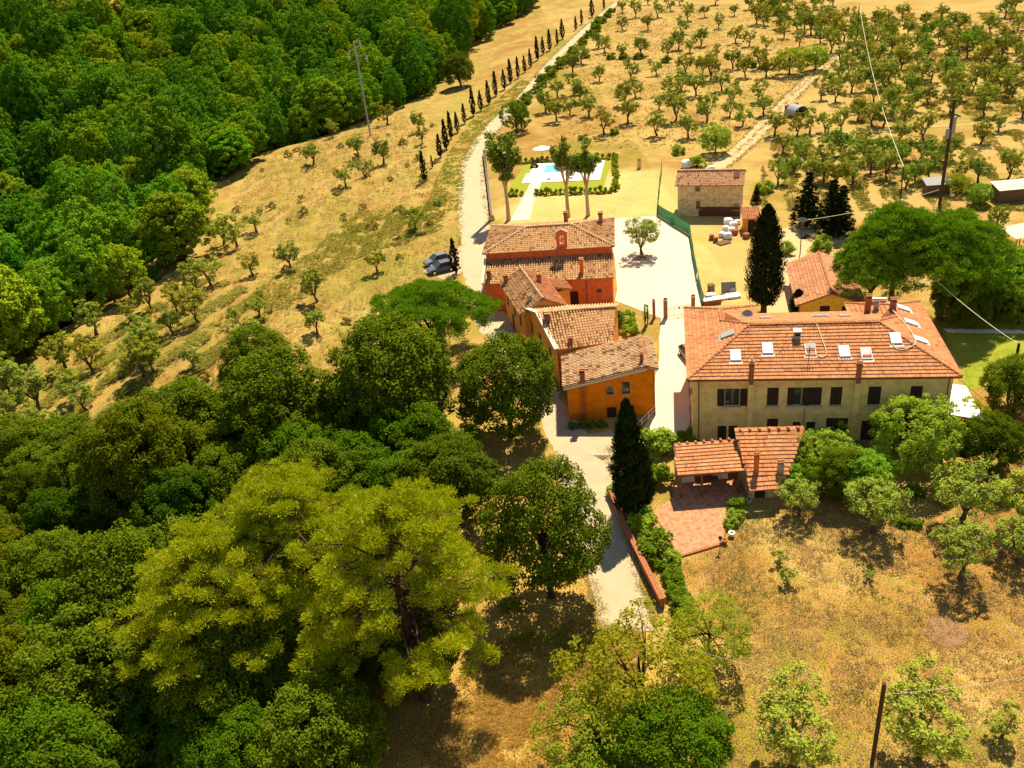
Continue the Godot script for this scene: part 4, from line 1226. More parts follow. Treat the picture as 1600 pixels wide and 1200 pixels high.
# ---------------------------------------------------------------- things round the houses
func build_car(label: String, paint: Material, x: float, z: float, turn: float):
	var t := thing("parked_car", label, "car", on(x, z, 0.02), turn, "")
	# body sections along z: [z, half width, sill, belt]; the nose points to +z
	var S := [[-2.05, 0.66, 0.42, 0.72], [-1.98, 0.80, 0.28, 0.92], [-1.4, 0.87, 0.22, 0.96], [0.0, 0.88, 0.20, 0.95], [1.0, 0.87, 0.22, 0.90], [1.75, 0.80, 0.27, 0.76], [2.0, 0.66, 0.34, 0.64]]
	var mb := MB.new()
	for i in S.size() - 1:
		var ring := []
		for s in [S[i], S[i + 1]]:
			var z0: float = s[0]
			var w: float = s[1]
			var m: float = (s[2] + s[3]) * 0.5
			ring.append([V(-w * 0.9, s[2], z0), V(-w, m, z0), V(-w * 0.97, s[3] - 0.06, z0), V(-w * 0.88, s[3], z0), V(w * 0.88, s[3], z0), V(w * 0.97, s[3] - 0.06, z0), V(w, m, z0), V(w * 0.9, s[2], z0)])
		for k in 7: mb.quad(ring[0][k], ring[1][k], ring[1][k + 1], ring[0][k + 1])
		mb.quad(ring[0][7], ring[1][7], ring[1][0], ring[0][0])
		if i == 0:
			var q: Array = ring[0].duplicate(); q.reverse(); mb.poly(q)
		if i == S.size() - 2: mb.poly(ring[1])
	var roof := [V(-0.62, 1.45, -1.25), V(0.62, 1.45, -1.25), V(0.60, 1.46, 0.15), V(-0.60, 1.46, 0.15)]
	mb.prism(roof, V(0, 0.03, 0))
	for s in [-1.0, 1.0]:
		for q in [[V(s * 0.80, 0.93, -1.88), V(s * 0.61, 1.45, -1.22)], [V(s * 0.83, 0.93, -0.45), V(s * 0.61, 1.45, -0.45)], [V(s * 0.80, 0.91, 0.95), V(s * 0.59, 1.46, 0.13)]]: mb.tube([q[0], q[1]], [0.045, 0.04], 5)
	var body := obj("body", mb, paint, t)
	var g := MB.new()
	g.quad(V(-0.77, 0.9, 0.97), V(0.77, 0.9, 0.97), V(0.58, 1.45, 0.15), V(-0.58, 1.45, 0.15))
	obj("windscreen", g, M.glass, t)
	g = MB.new()
	g.quad(V(0.76, 0.92, -1.9), V(-0.76, 0.92, -1.9), V(-0.6, 1.45, -1.25), V(0.6, 1.45, -1.25))
	obj("rear_window", g, M.glass, t)
	for s in [-1.0, 1.0]:
		for q in [[-1.82, -0.5, -1.2, -0.5], [-0.4, 0.9, -0.4, 0.12]]:
			g = MB.new()
			g.quad(V(s * 0.815, 0.93, q[0]), V(s * 0.815, 0.93, q[1]), V(s * 0.615, 1.44, q[3]), V(s * 0.615, 1.44, q[2]))
			obj("side_window", g, M.glass, t)
		box_part(t, "headlight", V(s * 0.56, 0.62, 1.86), V(0.32, 0.14, 0.22), M.chrome)
		box_part(t, "tail_light", V(s * 0.66, 0.78, -1.98), V(0.18, 0.24, 0.1), M.red_dark)
		box_part(t, "mirror", V(s * 0.94, 0.98, 0.62), V(0.16, 0.12, 0.1), paint)
		box_part(t, "door_handle", V(s * 0.885, 0.8, -0.3), V(0.03, 0.03, 0.16), M.chrome)
		for z0 in [-1.28, 1.28]:
			var w := MB.new()
			w.tube([V(s * 0.66, 0.31, z0), V(s * 0.68, 0.31, z0), V(s * 0.87, 0.31, z0), V(s * 0.89, 0.31, z0)], [0.28, 0.31, 0.31, 0.26], 14)
			var wh := obj("wheel", w, M.rubber, t)
			var r := MB.new()
			r.tube([V(s * 0.86, 0.31, z0), V(s * 0.905, 0.31, z0)], [0.2, 0.18], 10)
			obj("rim", r, M.chrome, wh)
	box_part(t, "bumper", V(0, 0.42, 2.0), V(1.36, 0.2, 0.14), paint)
	box_part(t, "bumper", V(0, 0.45, -2.06), V(1.4, 0.22, 0.12), paint)
	box_part(t, "number_plate", V(0, 0.47, -2.135), V(0.5, 0.11, 0.02), M.white)

func pole(called: String, label: String, x: float, z: float, hh: float, r: float, m: Material, lean := Vector3.ZERO) -> Node3D:
	var t := thing(called, label, "pole", on(x, z))
	pipe(t, [V(0, -0.3, 0), lean * 0.5 + V(0, hh * 0.5, 0), lean + V(0, hh, 0)], r, m, "shaft")
	return t
func wire(label: String, a: Vector3, b: Vector3, sag: float, r := 0.03):
	var p := []
	var rr := []
	for i in 21:
		var f := i / 20.0
		p.append(a.lerp(b, f) - V(0, sag * 4.0 * f * (1 - f), 0)); rr.append(r)
	var mb := MB.new()
	mb.tube(p, rr, 4)
	tag(obj("overhead_wire", mb, M.wire), label, "wire")
func insulators(t: Node3D, spots: Array):
	for q in spots:
		var mb := MB.new()
		for i in 5: mb.tube([q + V(0, -0.1 - i * 0.3, 0), q + V(0, -0.22 - i * 0.3, 0), q + V(0, -0.26 - i * 0.3, 0)], [0.1, 0.24, 0.1], 8)
		obj("insulator", mb, M.white, t)
func build_poles():
	var p: Node3D = pole("utility_pole", "tall grey power pole with white insulators on the dry slope", -25.79, -207.9, 20.5, 0.2, M.zinc)
	pipe(p, [V(-1.6, 18.6, 0), V(1.6, 19.8, 0)], 0.08, M.zinc, "crossarm")
	pipe(p, [V(0, 20.4, 0), V(1.2, 20.9, 0)], 0.06, M.zinc, "bracket")
	insulators(p, [V(-1.6, 18.5, 0), V(1.3, 20.8, 0.2), V(2.2, 17.6, 0.3)])
	pipe(p, [V(0, 17.4, 0), V(2.2, 17.7, 0.3)], 0.06, M.zinc, "bracket")
	p = pole("utility_pole", "tall dark wooden pole with grey boxes behind the umbrella pines", 66.06, -124.03, 15.3, 0.24, M.wood_dark)
	box_part(p, "switch_box", V(0.35, 11.8, 0), V(0.5, 2.2, 0.4), M.zinc)
	box_part(p, "switch_box", V(-0.35, 10.6, 0), V(0.4, 1.4, 0.4), M.zinc)
	pole("wooden_post", "slender dark wooden post alone in the dry meadow", 19.06, -34.24, 7.1, 0.13, M.wood_dark)
	p = pole("lamp_post", "thin lamp post with flat metal hood behind the brown annex", 41.03, -111.71, 5.0, 0.07, M.wood_dark)
	var hd := MB.new()
	hd.tube([V(0, 5.35, 0), V(0, 5.3, 0), V(0, 4.95, 0)], [0.06, 0.2, 0.75], 10)
	obj("lamp_hood", hd, M.zinc, p)
	pole("utility_pole", "short wooden pole carrying a wire over the green lawn", 47.54, -71.35, 6.2, 0.13, M.wood_dark)
	p = pole("telephone_pole", "dark pole paired with a white tube beside the gravel drive", -0.46, -140.11, 10.6, 0.13, M.wood_dark)
	pipe(p, [V(0.3, 0, 0.1), V(0.28, 11.6, 0.1)], 0.2, M.white, "conduit")
	var ft := MB.new()
	ft.tube([V(0.3, 0, 0.1), V(0.3, 0.5, 0.1), V(0.3, 0.9, 0.1)], [0.5, 0.5, 0.25], 10)
	obj("footing", ft, M.stone, p)
	pole("utility_pole", "thin wooden pole in the olive rows at the wire's bend", 60.63, -125.39, 6.0, 0.1, M.wood_dark)
	pole("utility_pole", "small wooden pole far up in the upper olive grove", 104.09, -251.57, 9.0, 0.14, M.wood_dark)
	var a := Vector3(104.09, -251.57, 0)
	var top1 := V(a.x, 8.9, a.y)
	var b := Vector3(60.63, -125.39, 0)
	var top2 := V(b.x, 5.9, b.y)
	wire("pale overhead wire crossing the olive rows", top1, top2, 3.0, 0.06)
	var l := Vector3(41.03, -111.71, 0)
	wire("pale wire from the lamp post into the pines", V(l.x, 4.9, l.y), V(l.x + 16, 8.5, l.y + 4), 0.5, 0.035)
	var c := Vector3(47.54, -71.35, 0)
	wire("pale wire strung above the green lawn", V(c.x, 6.1, c.y), V(46, 7.6, -91), 0.6, 0.035)
	wire("pale wire running on past the lawn pole", V(c.x, 6.1, c.y), V(c.x + 9, 5.0, c.y + 9), 0.4, 0.035)
	var e := Vector3(19.06, -34.24, 0)
	wire("thin wire stretched from the meadow post toward the acacia", V(e.x, 6.2, e.y), V(e.x - 12, 4.5, e.y - 8), 0.3, 0.012)
	wire("thin wire stretched from the meadow post over the olives", V(e.x, 6.2, e.y), V(e.x + 14, 4.2, e.y - 2), 0.3, 0.012)

func build_fence():
	# green shade netting on iron posts round the building plot
	var pts := [Vector2(30.69, -153.88), Vector2(27.98, -142.77), Vector2(25.9, -133.45), Vector2(27.3, -128.21), Vector2(28.62, -123.3), Vector2(27.16, -115.08), Vector2(25.81, -106.85), Vector2(24.76, -99.47)]
	var hs := [2.6, 1.7, 1.8, 1.9, 1.7, 1.6, 1.6, 1.6]
	var names := ["green netting fence round the building plot"]
	var t := thing("netting_fence", names[0], "fence", V(pts[2].x, 0, pts[2].y))
	var o := t.position
	for i in pts.size():
		pipe(t, [V(pts[i].x, -0.1, pts[i].y) - o, V(pts[i].x, hs[i] + 0.1, pts[i].y) - o], 0.035, M.wood_dark, "post")
		if i == pts.size() - 1: continue
		var mb := MB.new()
		for k in 8:
			var f := k / 8.0
			var g := (k + 1) / 8.0
			var bow := func(s: float) -> float: return 0.16 * sin(s * PI * 2.0 + i)
			var a: Vector2 = pts[i].lerp(pts[i + 1], f)
			var b: Vector2 = pts[i].lerp(pts[i + 1], g)
			var n: Vector2 = (pts[i + 1] - pts[i]).normalized().orthogonal()
			var A: Vector2 = a + n * bow.call(f)
			var B: Vector2 = b + n * bow.call(g)
			var h0 := lerpf(hs[i], hs[i + 1], f) - 0.12 * sin(f * PI)
			var h1 := lerpf(hs[i], hs[i + 1], g) - 0.12 * sin(g * PI)
			mb.quad(V(a.x, 0.03, a.y) - o, V(b.x, 0.03, b.y) - o, V(B.x, h1 * 0.5, B.y) - o, V(A.x, h0 * 0.5, A.y) - o)
			mb.quad(V(A.x, h0 * 0.5, A.y) - o, V(B.x, h1 * 0.5, B.y) - o, V(b.x, h1, b.y) - o, V(a.x, h0, a.y) - o)
		obj("netting", mb, M.net, t)
	# gate
	var gp := [Vector2(19.59, -97.33), Vector2(23.06, -97.68), Vector2(18.24, -97.69)]
	for i in 3:
		var q := thing("gate_pillar", ["brick gate pillar with domed cap at the concrete lane", "brick gate pillar close to the corner of the yellow farmhouse", "slim red gate pillar behind the yuccas"][i], "pillar", V(gp[i].x, 0, gp[i].y), -15, "")
		var w: float = [0.48, 0.48, 0.34][i]
		var hh: float = [2.45, 2.3, 2.3][i]
		box_part(q, "shaft", V(0, hh * 0.5, 0), V(w, hh, w), M.brick)
		box_part(q, "cap_slab", V(0, hh + 0.04, 0), V(w + 0.16, 0.08, w + 0.16), M.stone)
		var cp := MB.new()
		cp.tube([V(0, hh + 0.08, 0), V(0, hh + 0.2, 0), V(0, hh + 0.3, 0)], [w * 0.5, w * 0.42, 0.05], 8)
		obj("dome", cp, M.brick, q)
	var g0 := V(gp[0].x, 0, gp[0].y)
	var g1 := V(gp[1].x, 0, gp[1].y)
	var gt := thing("iron_gate", "thin wrought iron double gate between the brick pillars", "gate", g0)
	var d := g1 - g0
	for s in 2:
		var mb := MB.new()
		for k in 9:
			var f := (0.06 + 0.42 * k / 8.0) if s == 0 else (0.52 + 0.42 * k / 8.0)
			var rise := 1.5 + 0.5 * (1.0 - absf(f - 0.5) * 2.0)
			mb.tube([d * f + V(0, 0.08, 0), d * f + V(0, rise, 0)], [0.018, 0.014], 4)
		var f0 := 0.06 if s == 0 else 0.52
		for y in [0.15, 1.0, 1.25]: mb.tube([d * f0 + V(0, y, 0), d * (f0 + 0.42) + V(0, y, 0)], [0.02, 0.02], 4)
		obj("gate_leaf", mb, M.iron, gt)
	box_part(gt, "lock_box", d * 0.5 + V(0, 1.1, 0), V(0.18, 0.25, 0.1), M.iron)

func build_pool():
	# lawn, deck and pool share one frame
	var o := V(6.1, 0, -157.6)
	var b := Basis(Vector3.UP, deg_to_rad(-12.5))
	var P := func(x: float, y: float, z: float) -> Vector3: return o + b * V(x, y, z)
	var lawn := PackedVector2Array()
	for q in [[-2.6, 6.6], [14.9, 6.6], [15.3, -12.5], [-1.2, -12.5]]:
		var p: Vector3 = P.call(q[0], 0, q[1])
		lawn.append(Vector2(p.x, p.z))
	sheet("pool_lawn", lawn, M.grass, 0.012, Color.WHITE)
	var dk := MB.new()
	# paving round the basin: basin x 3.0..12.6, z -10.2..-5.6
	for q in [[-0.2, 0.0, 14.0, -5.6], [-0.2 + 1.2, -10.2, 14.0, -11.8], [-0.2 + 0.6, -5.6, 3.0, -10.2], [12.6, -5.6, 14.0, -10.2]]:
		dk.prism([P.call(q[0], 0.0, q[1]), P.call(q[2], 0.0, q[1]), P.call(q[2], 0.0, q[3]), P.call(q[0], 0.0, q[3])], V(0, 0.1, 0))
	struct("pool_deck", dk, M.white_stone)
	var bs := MB.new()
	bs.quad(P.call(3.0, 0.015, -5.6), P.call(12.6, 0.015, -5.6), P.call(12.6, 0.015, -10.2), P.call(3.0, 0.015, -10.2))
	struct("pool_floor", bs, M.pool_tile)
	bs = MB.new()
	bs.quad(P.call(3.0, 0.06, -5.6), P.call(12.6, 0.06, -5.6), P.call(12.6, 0.06, -10.2), P.call(3.0, 0.06, -10.2))
	struct("pool_water", bs, M.water)
	strip("pool_path", PackedVector2Array([Vector2(8.57, -157.47), Vector2(6.49, -148.27), Vector2(4.28, -138.17)]), [2.0, 2.4, 3.2], M.concrete, 0.05, Color.WHITE, 0.1)
	var c: Vector3 = P.call(-1.5, 0, -13.8)
	c.x = 11.0; c.z = -172.0
	var t := thing("parasol", "white canvas parasol behind the swimming pool", "parasol", c)
	pipe(t, [V(0, 0, 0), V(0, 2.5, 0)], 0.04, M.wood, "pole")
	var cn := MB.new()
	for i in 8:
		var g0 := TAU * i / 8
		var g1 := TAU * (i + 1) / 8
		cn.tri(V(cos(g1) * 1.9, 2.05, sin(g1) * 1.5), V(cos(g0) * 1.9, 2.05, sin(g0) * 1.5), V(0, 2.6, 0))
	obj("canopy", cn, M.white, t)
	# sun loungers folded flat on the deck
	for i in 2:
		var lp: Vector3 = P.call(4.6 + i * 4.0, 0.1, -2.2)
		var l := thing("sun_lounger", "white sun lounger on the pale pool deck", "lounger", lp, -12.5 + i * 8, "white loungers on the pool deck")
		box_part(l, "seat", V(0, 0.28, 0.2), V(0.6, 0.05, 1.3), M.white)
		box_part(l, "backrest", V(0, 0.43, -0.72), V(0.6, 0.05, 0.68), M.white, Basis(Vector3.RIGHT, 0.5))
		for sx in [-0.26, 0.26]:
			for sz in [-0.3, 0.75]: box_part(l, "leg", V(sx, 0.13, sz), V(0.05, 0.26, 0.05), M.white)

func lump(s: Vector3, sd: int) -> MB:
	var mb := MB.new()
	var f := func(i: int, j: int) -> Vector3:
		var a := TAU * (i % 9) / 9.0
		var p := PI * j / 5.0 - PI * 0.5
		var d := V(cos(a) * cos(p), sin(p), sin(a) * cos(p))
		d = V(signf(d.x) * pow(absf(d.x), 0.6), signf(d.y) * pow(absf(d.y), 0.6), signf(d.z) * pow(absf(d.z), 0.6))
		return d * s * 0.5 * (1.0 + 0.18 * noise.get_noise_3d(d.x * 60 + sd * 50, d.y * 60, d.z * 60)) + V(0, s.y * 0.48, 0)
	for i in 9:
		for j in 5: mb.quad(f.call(i, j), f.call(i, j + 1), f.call(i + 1, j + 1), f.call(i + 1, j))
	return mb
func build_debris():
	var k := 0
	for q in [[34.95, -125.62, 1.5], [35.37, -124.35, 1.3], [33.98, -123.44, 1.1], [34.56, -122.42, 1.2], [32.86, -121.37, 1.0], [33.44, -120.39, 1.3], [36.33, -125.72, 1.0], [35.61, -155.9, 2.0], [39.04, -152.11, 1.4]]:
		var behind: bool = k > 6
		tag(obj("rubble_bag", lump(V(q[2], q[2] * 0.75, q[2] * 0.9), k), M.white_bag), "bulging white rubble bag " + ("behind the derelict house" if behind else "in the heap before the derelict house"), "bag", "bags behind the ruin" if behind else "bags before the ruin")
		get_child(-1).position = V(q[0], 0, q[1]); k += 1
	for q in [[34.86, -121.79, 1.1], [31.23, -120.85, 0.9], [31.5, -119.71, 0.7], [35.98, -119.82, 1.0]]:
		var t := thing("brick_stack", ["tallest red brick stack beside the white bags", "loose brick stack on the bare plot, larger of a pair", "small brick stack on the bare plot", "brick stack against the cypress edge"][k - 9], "bricks", V(q[0], 0, q[1]), k * 17.0)
		for iy in 4:
			for ix in 3:
				for iz in 2: box_part(t, "brick", V((ix - 1) * 0.26 * q[2] + 0.03 * sin(iy * 3.0), 0.09 + iy * 0.185, (iz - 0.5) * 0.4 * q[2]), V(0.24 * q[2], 0.17, 0.37 * q[2]), M.brick)
		k += 1
	var t := thing("plank_pallet", "wooden pallet of planks lying on the bare plot", "pallet", V(32.4, -0.0, -118.9), 20)
	for i in 6: box_part(t, "plank", V(0, 0.16, -0.6 + i * 0.24), V(1.9, 0.04, 0.2), M.wood)
	for i in 3: box_part(t, "bearer", V(-0.8 + i * 0.8, 0.07, 0), V(0.1, 0.13, 1.4), M.wood)
	t = thing("board_frame", "grey board leaning in a white frame by the cypress", "board", V(28.65, -0.0, -102.3), -10)
	box_part(t, "board", V(0, 0.75, 0), V(1.8, 1.4, 0.06), M.stone_dark, Basis(Vector3.RIGHT, -0.35))
	box_part(t, "frame", V(0, 1.45, -0.24), V(2.0, 0.08, 0.12), M.white, Basis(Vector3.RIGHT, -0.35))
	box_part(t, "frame", V(0, 0.08, 0.26), V(2.0, 0.08, 0.12), M.white, Basis(Vector3.RIGHT, -0.35))
	t = thing("crate", "rust brown crate among the white sheets", "crate", V(26.73, -0.0, -103.45), 8)
	box_part(t, "crate_body", V(0, 0.45, 0), V(0.7, 0.9, 0.7), M.brick)
	box_part(t, "lid", V(0, 0.93, 0), V(0.8, 0.05, 0.8), M.wood)
	t = thing("crate", "long brown crate by the farmhouse roof corner", "crate", V(25.92, -0.0, -99.92), 4)
	box_part(t, "crate_body", V(0, 0.3, 0), V(2.2, 0.6, 0.8), M.brick)
	box_part(t, "lid", V(0, 0.62, 0), V(2.3, 0.04, 0.9), M.white)
	for q in [[26.32, -102.15, 1.4, 0.35], [28.88, -101.04, 2.0, 0.4], [27.8, -100.95, 1.6, 0.3], [26.95, -100.79, 1.6, 0.35]]:
		tag(obj("plaster_sheet", lump(V(q[2], q[3], q[2] * 0.7), k), M.white_bag), "crumpled white builder's sheet on the ground by the crates", "sheet", "white sheets on the plot")
		get_child(-1).position = V(q[0], 0, q[1]); k += 1
	tag(obj("spool", lump(V(0.9, 0.9, 0.5), 77), M.zinc), "round grey reel among the white builder's sheets", "reel")
	get_child(-1).position = V(29.19, -0.0, -102.15)
	t = thing("water_tank", "squat concrete stump on the pale building ground", "tank", V(27.57, -0.0, -158.75))
	var mb := MB.new()
	mb.tube([V(0, 0, 0), V(0, 1.5, 0), V(0, 1.6, 0)], [0.36, 0.36, 0.2], 10)
	obj("drum", mb, M.ruin, t)
	mb = MB.new()
	mb.tube([V(0, 1.6, 0), V(0, 1.68, 0)], [0.3, 0.28], 10)
	obj("lid", mb, M.wood_dark, t)

func build_walls():
	# retaining wall beside the road
	var pts := [Vector2(7.61, -63.24), Vector2(7.97, -58.52), Vector2(8.65, -53.98), Vector2(9.32, -49.2)]
	var t := thing("retaining_wall", "low brick retaining wall along the edge of the access road", "wall", V(pts[0].x, 0, pts[0].y))
	var o := t.position
	for i in 3:
		var a := V(pts[i].x, 0, pts[i].y) - o
		var d := V(pts[i + 1].x, 0, pts[i + 1].y) - o - a
		var bb := Basis(d.normalized(), Vector3.UP, d.normalized().cross(Vector3.UP))
		box_part(t, "wall_section", a + d * 0.5 + V(0, 0.4, 0), V(d.length() + 0.04 * i, 0.9, 0.32 + 0.01 * i), M.brick, bb)
		var n := int(d.length() / 0.5)
		for j in n: box_part(t, "coping_stone", a + d * ((j + 0.5) / n) + V(0, 0.89, 0), V(d.length() / n - 0.015, 0.09 + 0.015 * (j % 2), 0.44), M.brick, bb)
	# terrace kerb with lamp and pots
	t = thing("terrace_kerb", "low brick kerb along the lower edge of the brick terrace", "kerb", V(11.7, 0, -54.5))
	var e := V(3.9, 0, -1.0)
	for j in 12: box_part(t, "kerb_brick", e * ((j + 0.5) / 12.0) + V(0, 0.07, 0), V(0.31, 0.16, 0.2), M.brick, Basis(Vector3.UP, 0.25))
	t = thing("garden_lamp", "black garden lantern on a post at the terrace corner", "lamp", V(15.15, -0.0, -54.79))
	pipe(t, [V(0, 0, 0), V(0, 1.05, 0)], 0.035, M.iron, "post")
	var lb := MB.new()
	lb.tube([V(0, 1.05, 0), V(0, 1.1, 0), V(0, 1.34, 0)], [0.06, 0.1, 0.14], 6)
	obj("lantern", lb, M.glass, t)
	lb = MB.new()
	lb.tube([V(0, 1.34, 0), V(0, 1.5, 0)], [0.18, 0.03], 6)
	obj("lantern_cap", lb, M.iron, t)
	for q in [[15.72, -55.57, "brick"], [16.51, -56.32, "white_stone"], [19.1, -60.32, "stone"]]:
		var p := thing("flower_pot", {"brick": "terracotta pot at the terrace corner by the lantern", "white_stone": "white stone pot on the grass edge of the terrace", "stone": "grey pot before the little porch"}[q[2]], "pot", V(q[0], 0.02, q[1]))
		var mb := MB.new()
		mb.tube([V(0, 0, 0), V(0, 0.32, 0), V(0, 0.34, 0), V(0, 0.4, 0)], [0.17, 0.25, 0.29, 0.29], 10)
		obj("pot_body", mb, M[q[2]], p)
		mb = MB.new()
		mb.tube([V(0, 0.38, 0), V(0, 0.405, 0)], [0.25, 0.1], 10)
		obj("soil", mb, M.wood_dark, p)
	# stepping stones over the lawn
	var s := Node3D.new()
	s.name = "stepping_stone_path"; s.set_meta("kind", "structure"); add_child(s)
	var A := Vector2(48.85, -86.17)
	var B := Vector2(56.16, -83.96)
	for i in 26:
		var c := A.lerp(B, i / 25.0)
		box_part(s, "paving_stone", V(c.x, 0.035, c.y + 0.06 * sin(i * 2.1)), V(0.2, 0.05, 0.95 + 0.1 * sin(i * 1.3)), M.white_stone, Basis(Vector3.UP, 0.2 + 0.05 * sin(i * 3.0)))
	var cp := PackedVector2Array()
	var cc := Vector2(28.18, -43.82)
	for i in 26: cp.append(cc + Vector2(cos(TAU * i / 26), sin(TAU * i / 26)) * (1.42 + 0.07 * sin(i * 5.0)))
	sheet("bare_clay_ground", cp, M.clay, 0.02, Color.WHITE)

func build_materials():
	var grain := grey_tex(512, 0.06, 0.80, 1.1, 5)
	var stain := grey_tex(512, 0.01, 0.70, 1.18, 8)
	var plaster := grey_tex(512, 0.012, 0.84, 1.08, 18)
	var wood := grey_tex(256, 0.03, 0.6, 1.1, 11)
	M.ground = mat(1, 1, 1, 0.95)
	M.ground.albedo_texture = mix_tex(1024, [Color(0.50, 0.42, 0.28), Color(0.95, 0.9, 0.75), Color(0.84, 0.90, 0.55), Color(1.0, 0.98, 0.92)], 0.045, 0.01, 21)
	M.road = mat(0.56, 0.45, 0.29, 0.95, grain, 0.35)
	M.concrete = mat(0.72, 0.64, 0.48, 0.9, grain, 0.22)
	M.dirt = mat(0.62, 0.45, 0.23, 0.95, grain, 0.4)
	M.grass = mat(0.30, 0.33, 0.025, 0.95, grain, 0.5)
	M.white_stone = mat(0.82, 0.80, 0.74, 0.8, grain, 0.6)
	M.pool_tile = mat(0.12, 0.50, 0.60, 0.5)
	M.water = mat(0.35, 0.75, 0.80, 0.08)
	M.water.transparency = BaseMaterial3D.TRANSPARENCY_ALPHA
	M.water.albedo_color.a = 0.35
	M.clay = mat(0.33, 0.18, 0.09, 0.95, grain, 0.6)
	M.brick_floor = mat(0.58, 0.27, 0.14, 0.9, stain, 0.3)
	M.tile = mat(1, 1, 1, 0.85, grain, 1.1)
	M.yellow = mat(0.92, 0.70, 0.26, 0.9, plaster, 0.12)
	M.red = mat(0.80, 0.20, 0.06, 0.9, plaster, 0.16)
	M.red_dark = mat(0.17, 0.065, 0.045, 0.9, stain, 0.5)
	M.ochre = mat(0.82, 0.36, 0.07, 0.9, plaster, 0.16)
	M.orange = mat(0.98, 0.27, 0.004, 0.9, plaster, 0.12)
	M.orange_dark = mat(0.50, 0.16, 0.04, 0.9, stain, 0.4)
	M.sun_ochre = mat(0.78, 0.50, 0.07, 0.9, plaster, 0.2)
	M.ruin = mat(0.80, 0.62, 0.34, 0.95, stain, 0.22)
	M.cream = mat(0.70, 0.56, 0.34, 0.9, stain, 0.3)
	M.lime = mat(0.80, 0.74, 0.58, 0.85, grain, 0.6)
	M.brick = mat(0.42, 0.16, 0.075, 0.9, stain, 1.2)
	M.stone = mat(0.52, 0.47, 0.38, 0.9, grain, 0.8)
	M.stone_dark = mat(0.30, 0.27, 0.20, 0.9, grain, 0.8)
	M.frame = mat(0.16, 0.11, 0.06, 0.6)
	M.shutter = mat(0.075, 0.038, 0.02, 0.6, wood, 1.5)
	M.wood = mat(0.26, 0.16, 0.08, 0.8, wood, 1.5)
	M.wood_dark = mat(0.11, 0.065, 0.035, 0.85, wood, 1.5)
	M.copper = mat(0.20, 0.09, 0.05, 0.5)
	M.zinc = mat(0.36, 0.39, 0.38, 0.45, grain, 1.0)
	M.lead = mat(0.55, 0.55, 0.52, 0.45)
	M.iron = mat(0.035, 0.033, 0.03, 0.5)
	M.black = mat(0.02, 0.02, 0.02, 0.6)
	M.white = mat(0.82, 0.82, 0.80, 0.5)
	M.white_bag = mat(0.78, 0.77, 0.74, 0.8)
	M.hose = mat(0.72, 0.55, 0.34, 0.7)
	M.wire = mat(0.70, 0.64, 0.45, 0.5)
	M.chrome = mat(0.7, 0.72, 0.74, 0.2)
	M.chrome.metallic = 0.9
	M.rubber = mat(0.02, 0.02, 0.02, 0.8)
	M.solar = mat(0.03, 0.04, 0.07, 0.12)
	M.glass = mat(0.035, 0.05, 0.05, 0.06)
	M.glass.metallic_specular = 0.6
	M.pale_pane = mat(0.80, 0.82, 0.84, 0.12)  # near-white glossy skylight pane
	M.pale_pane.metallic_specular = 0.8
	M.net = mat(0.10, 0.30, 0.17, 0.8)
	M.net.backlight_enabled = true
	M.net.backlight = Color(0.25, 0.5, 0.3)
	M.net.cull_mode = BaseMaterial3D.CULL_DISABLED
	for q in [["paint_blue", 0.08, 0.10, 0.16], ["paint_grey", 0.15, 0.16, 0.19], ["paint_maroon", 0.20, 0.05, 0.035]]:
		M[q[0]] = mat(q[1], q[2], q[3], 0.25)
		M[q[0]].clearcoat_enabled = true
		M[q[0]].clearcoat = 0.8
	M.bark = mat(0.10, 0.065, 0.04, 0.95, wood, 1.2)
	M.bark_grey = mat(0.16, 0.12, 0.085, 0.95, wood, 1.2)
	M.bark_pine = mat(0.13, 0.07, 0.045, 0.95, wood, 1.0)
	M.bark_plane = mat(0.64, 0.45, 0.27, 0.9, stain, 0.9)
	M.bark_dead = mat(0.5, 0.45, 0.38, 0.9, wood, 1.2)
	M.leaf = leafmat(Color(0.92, 1.0, 0.22))
	M.leaf_oak = leafmat(Color(0.36, 0.4, 0.08))
	M.leaf_wood = leafmat(Color(0.5, 0.55, 0.1))
	M.leaf_olive = leafmat(Color(0.6, 0.6, 0.25))
	M.leaf_pine = leafmat(Color(0.8, 0.8, 0.2))
	M.straw = leafmat(Color(0.6, 0.5, 0.3))
	M.leaf_cypress = leafmat(Color(0.2, 0.25, 0.08))

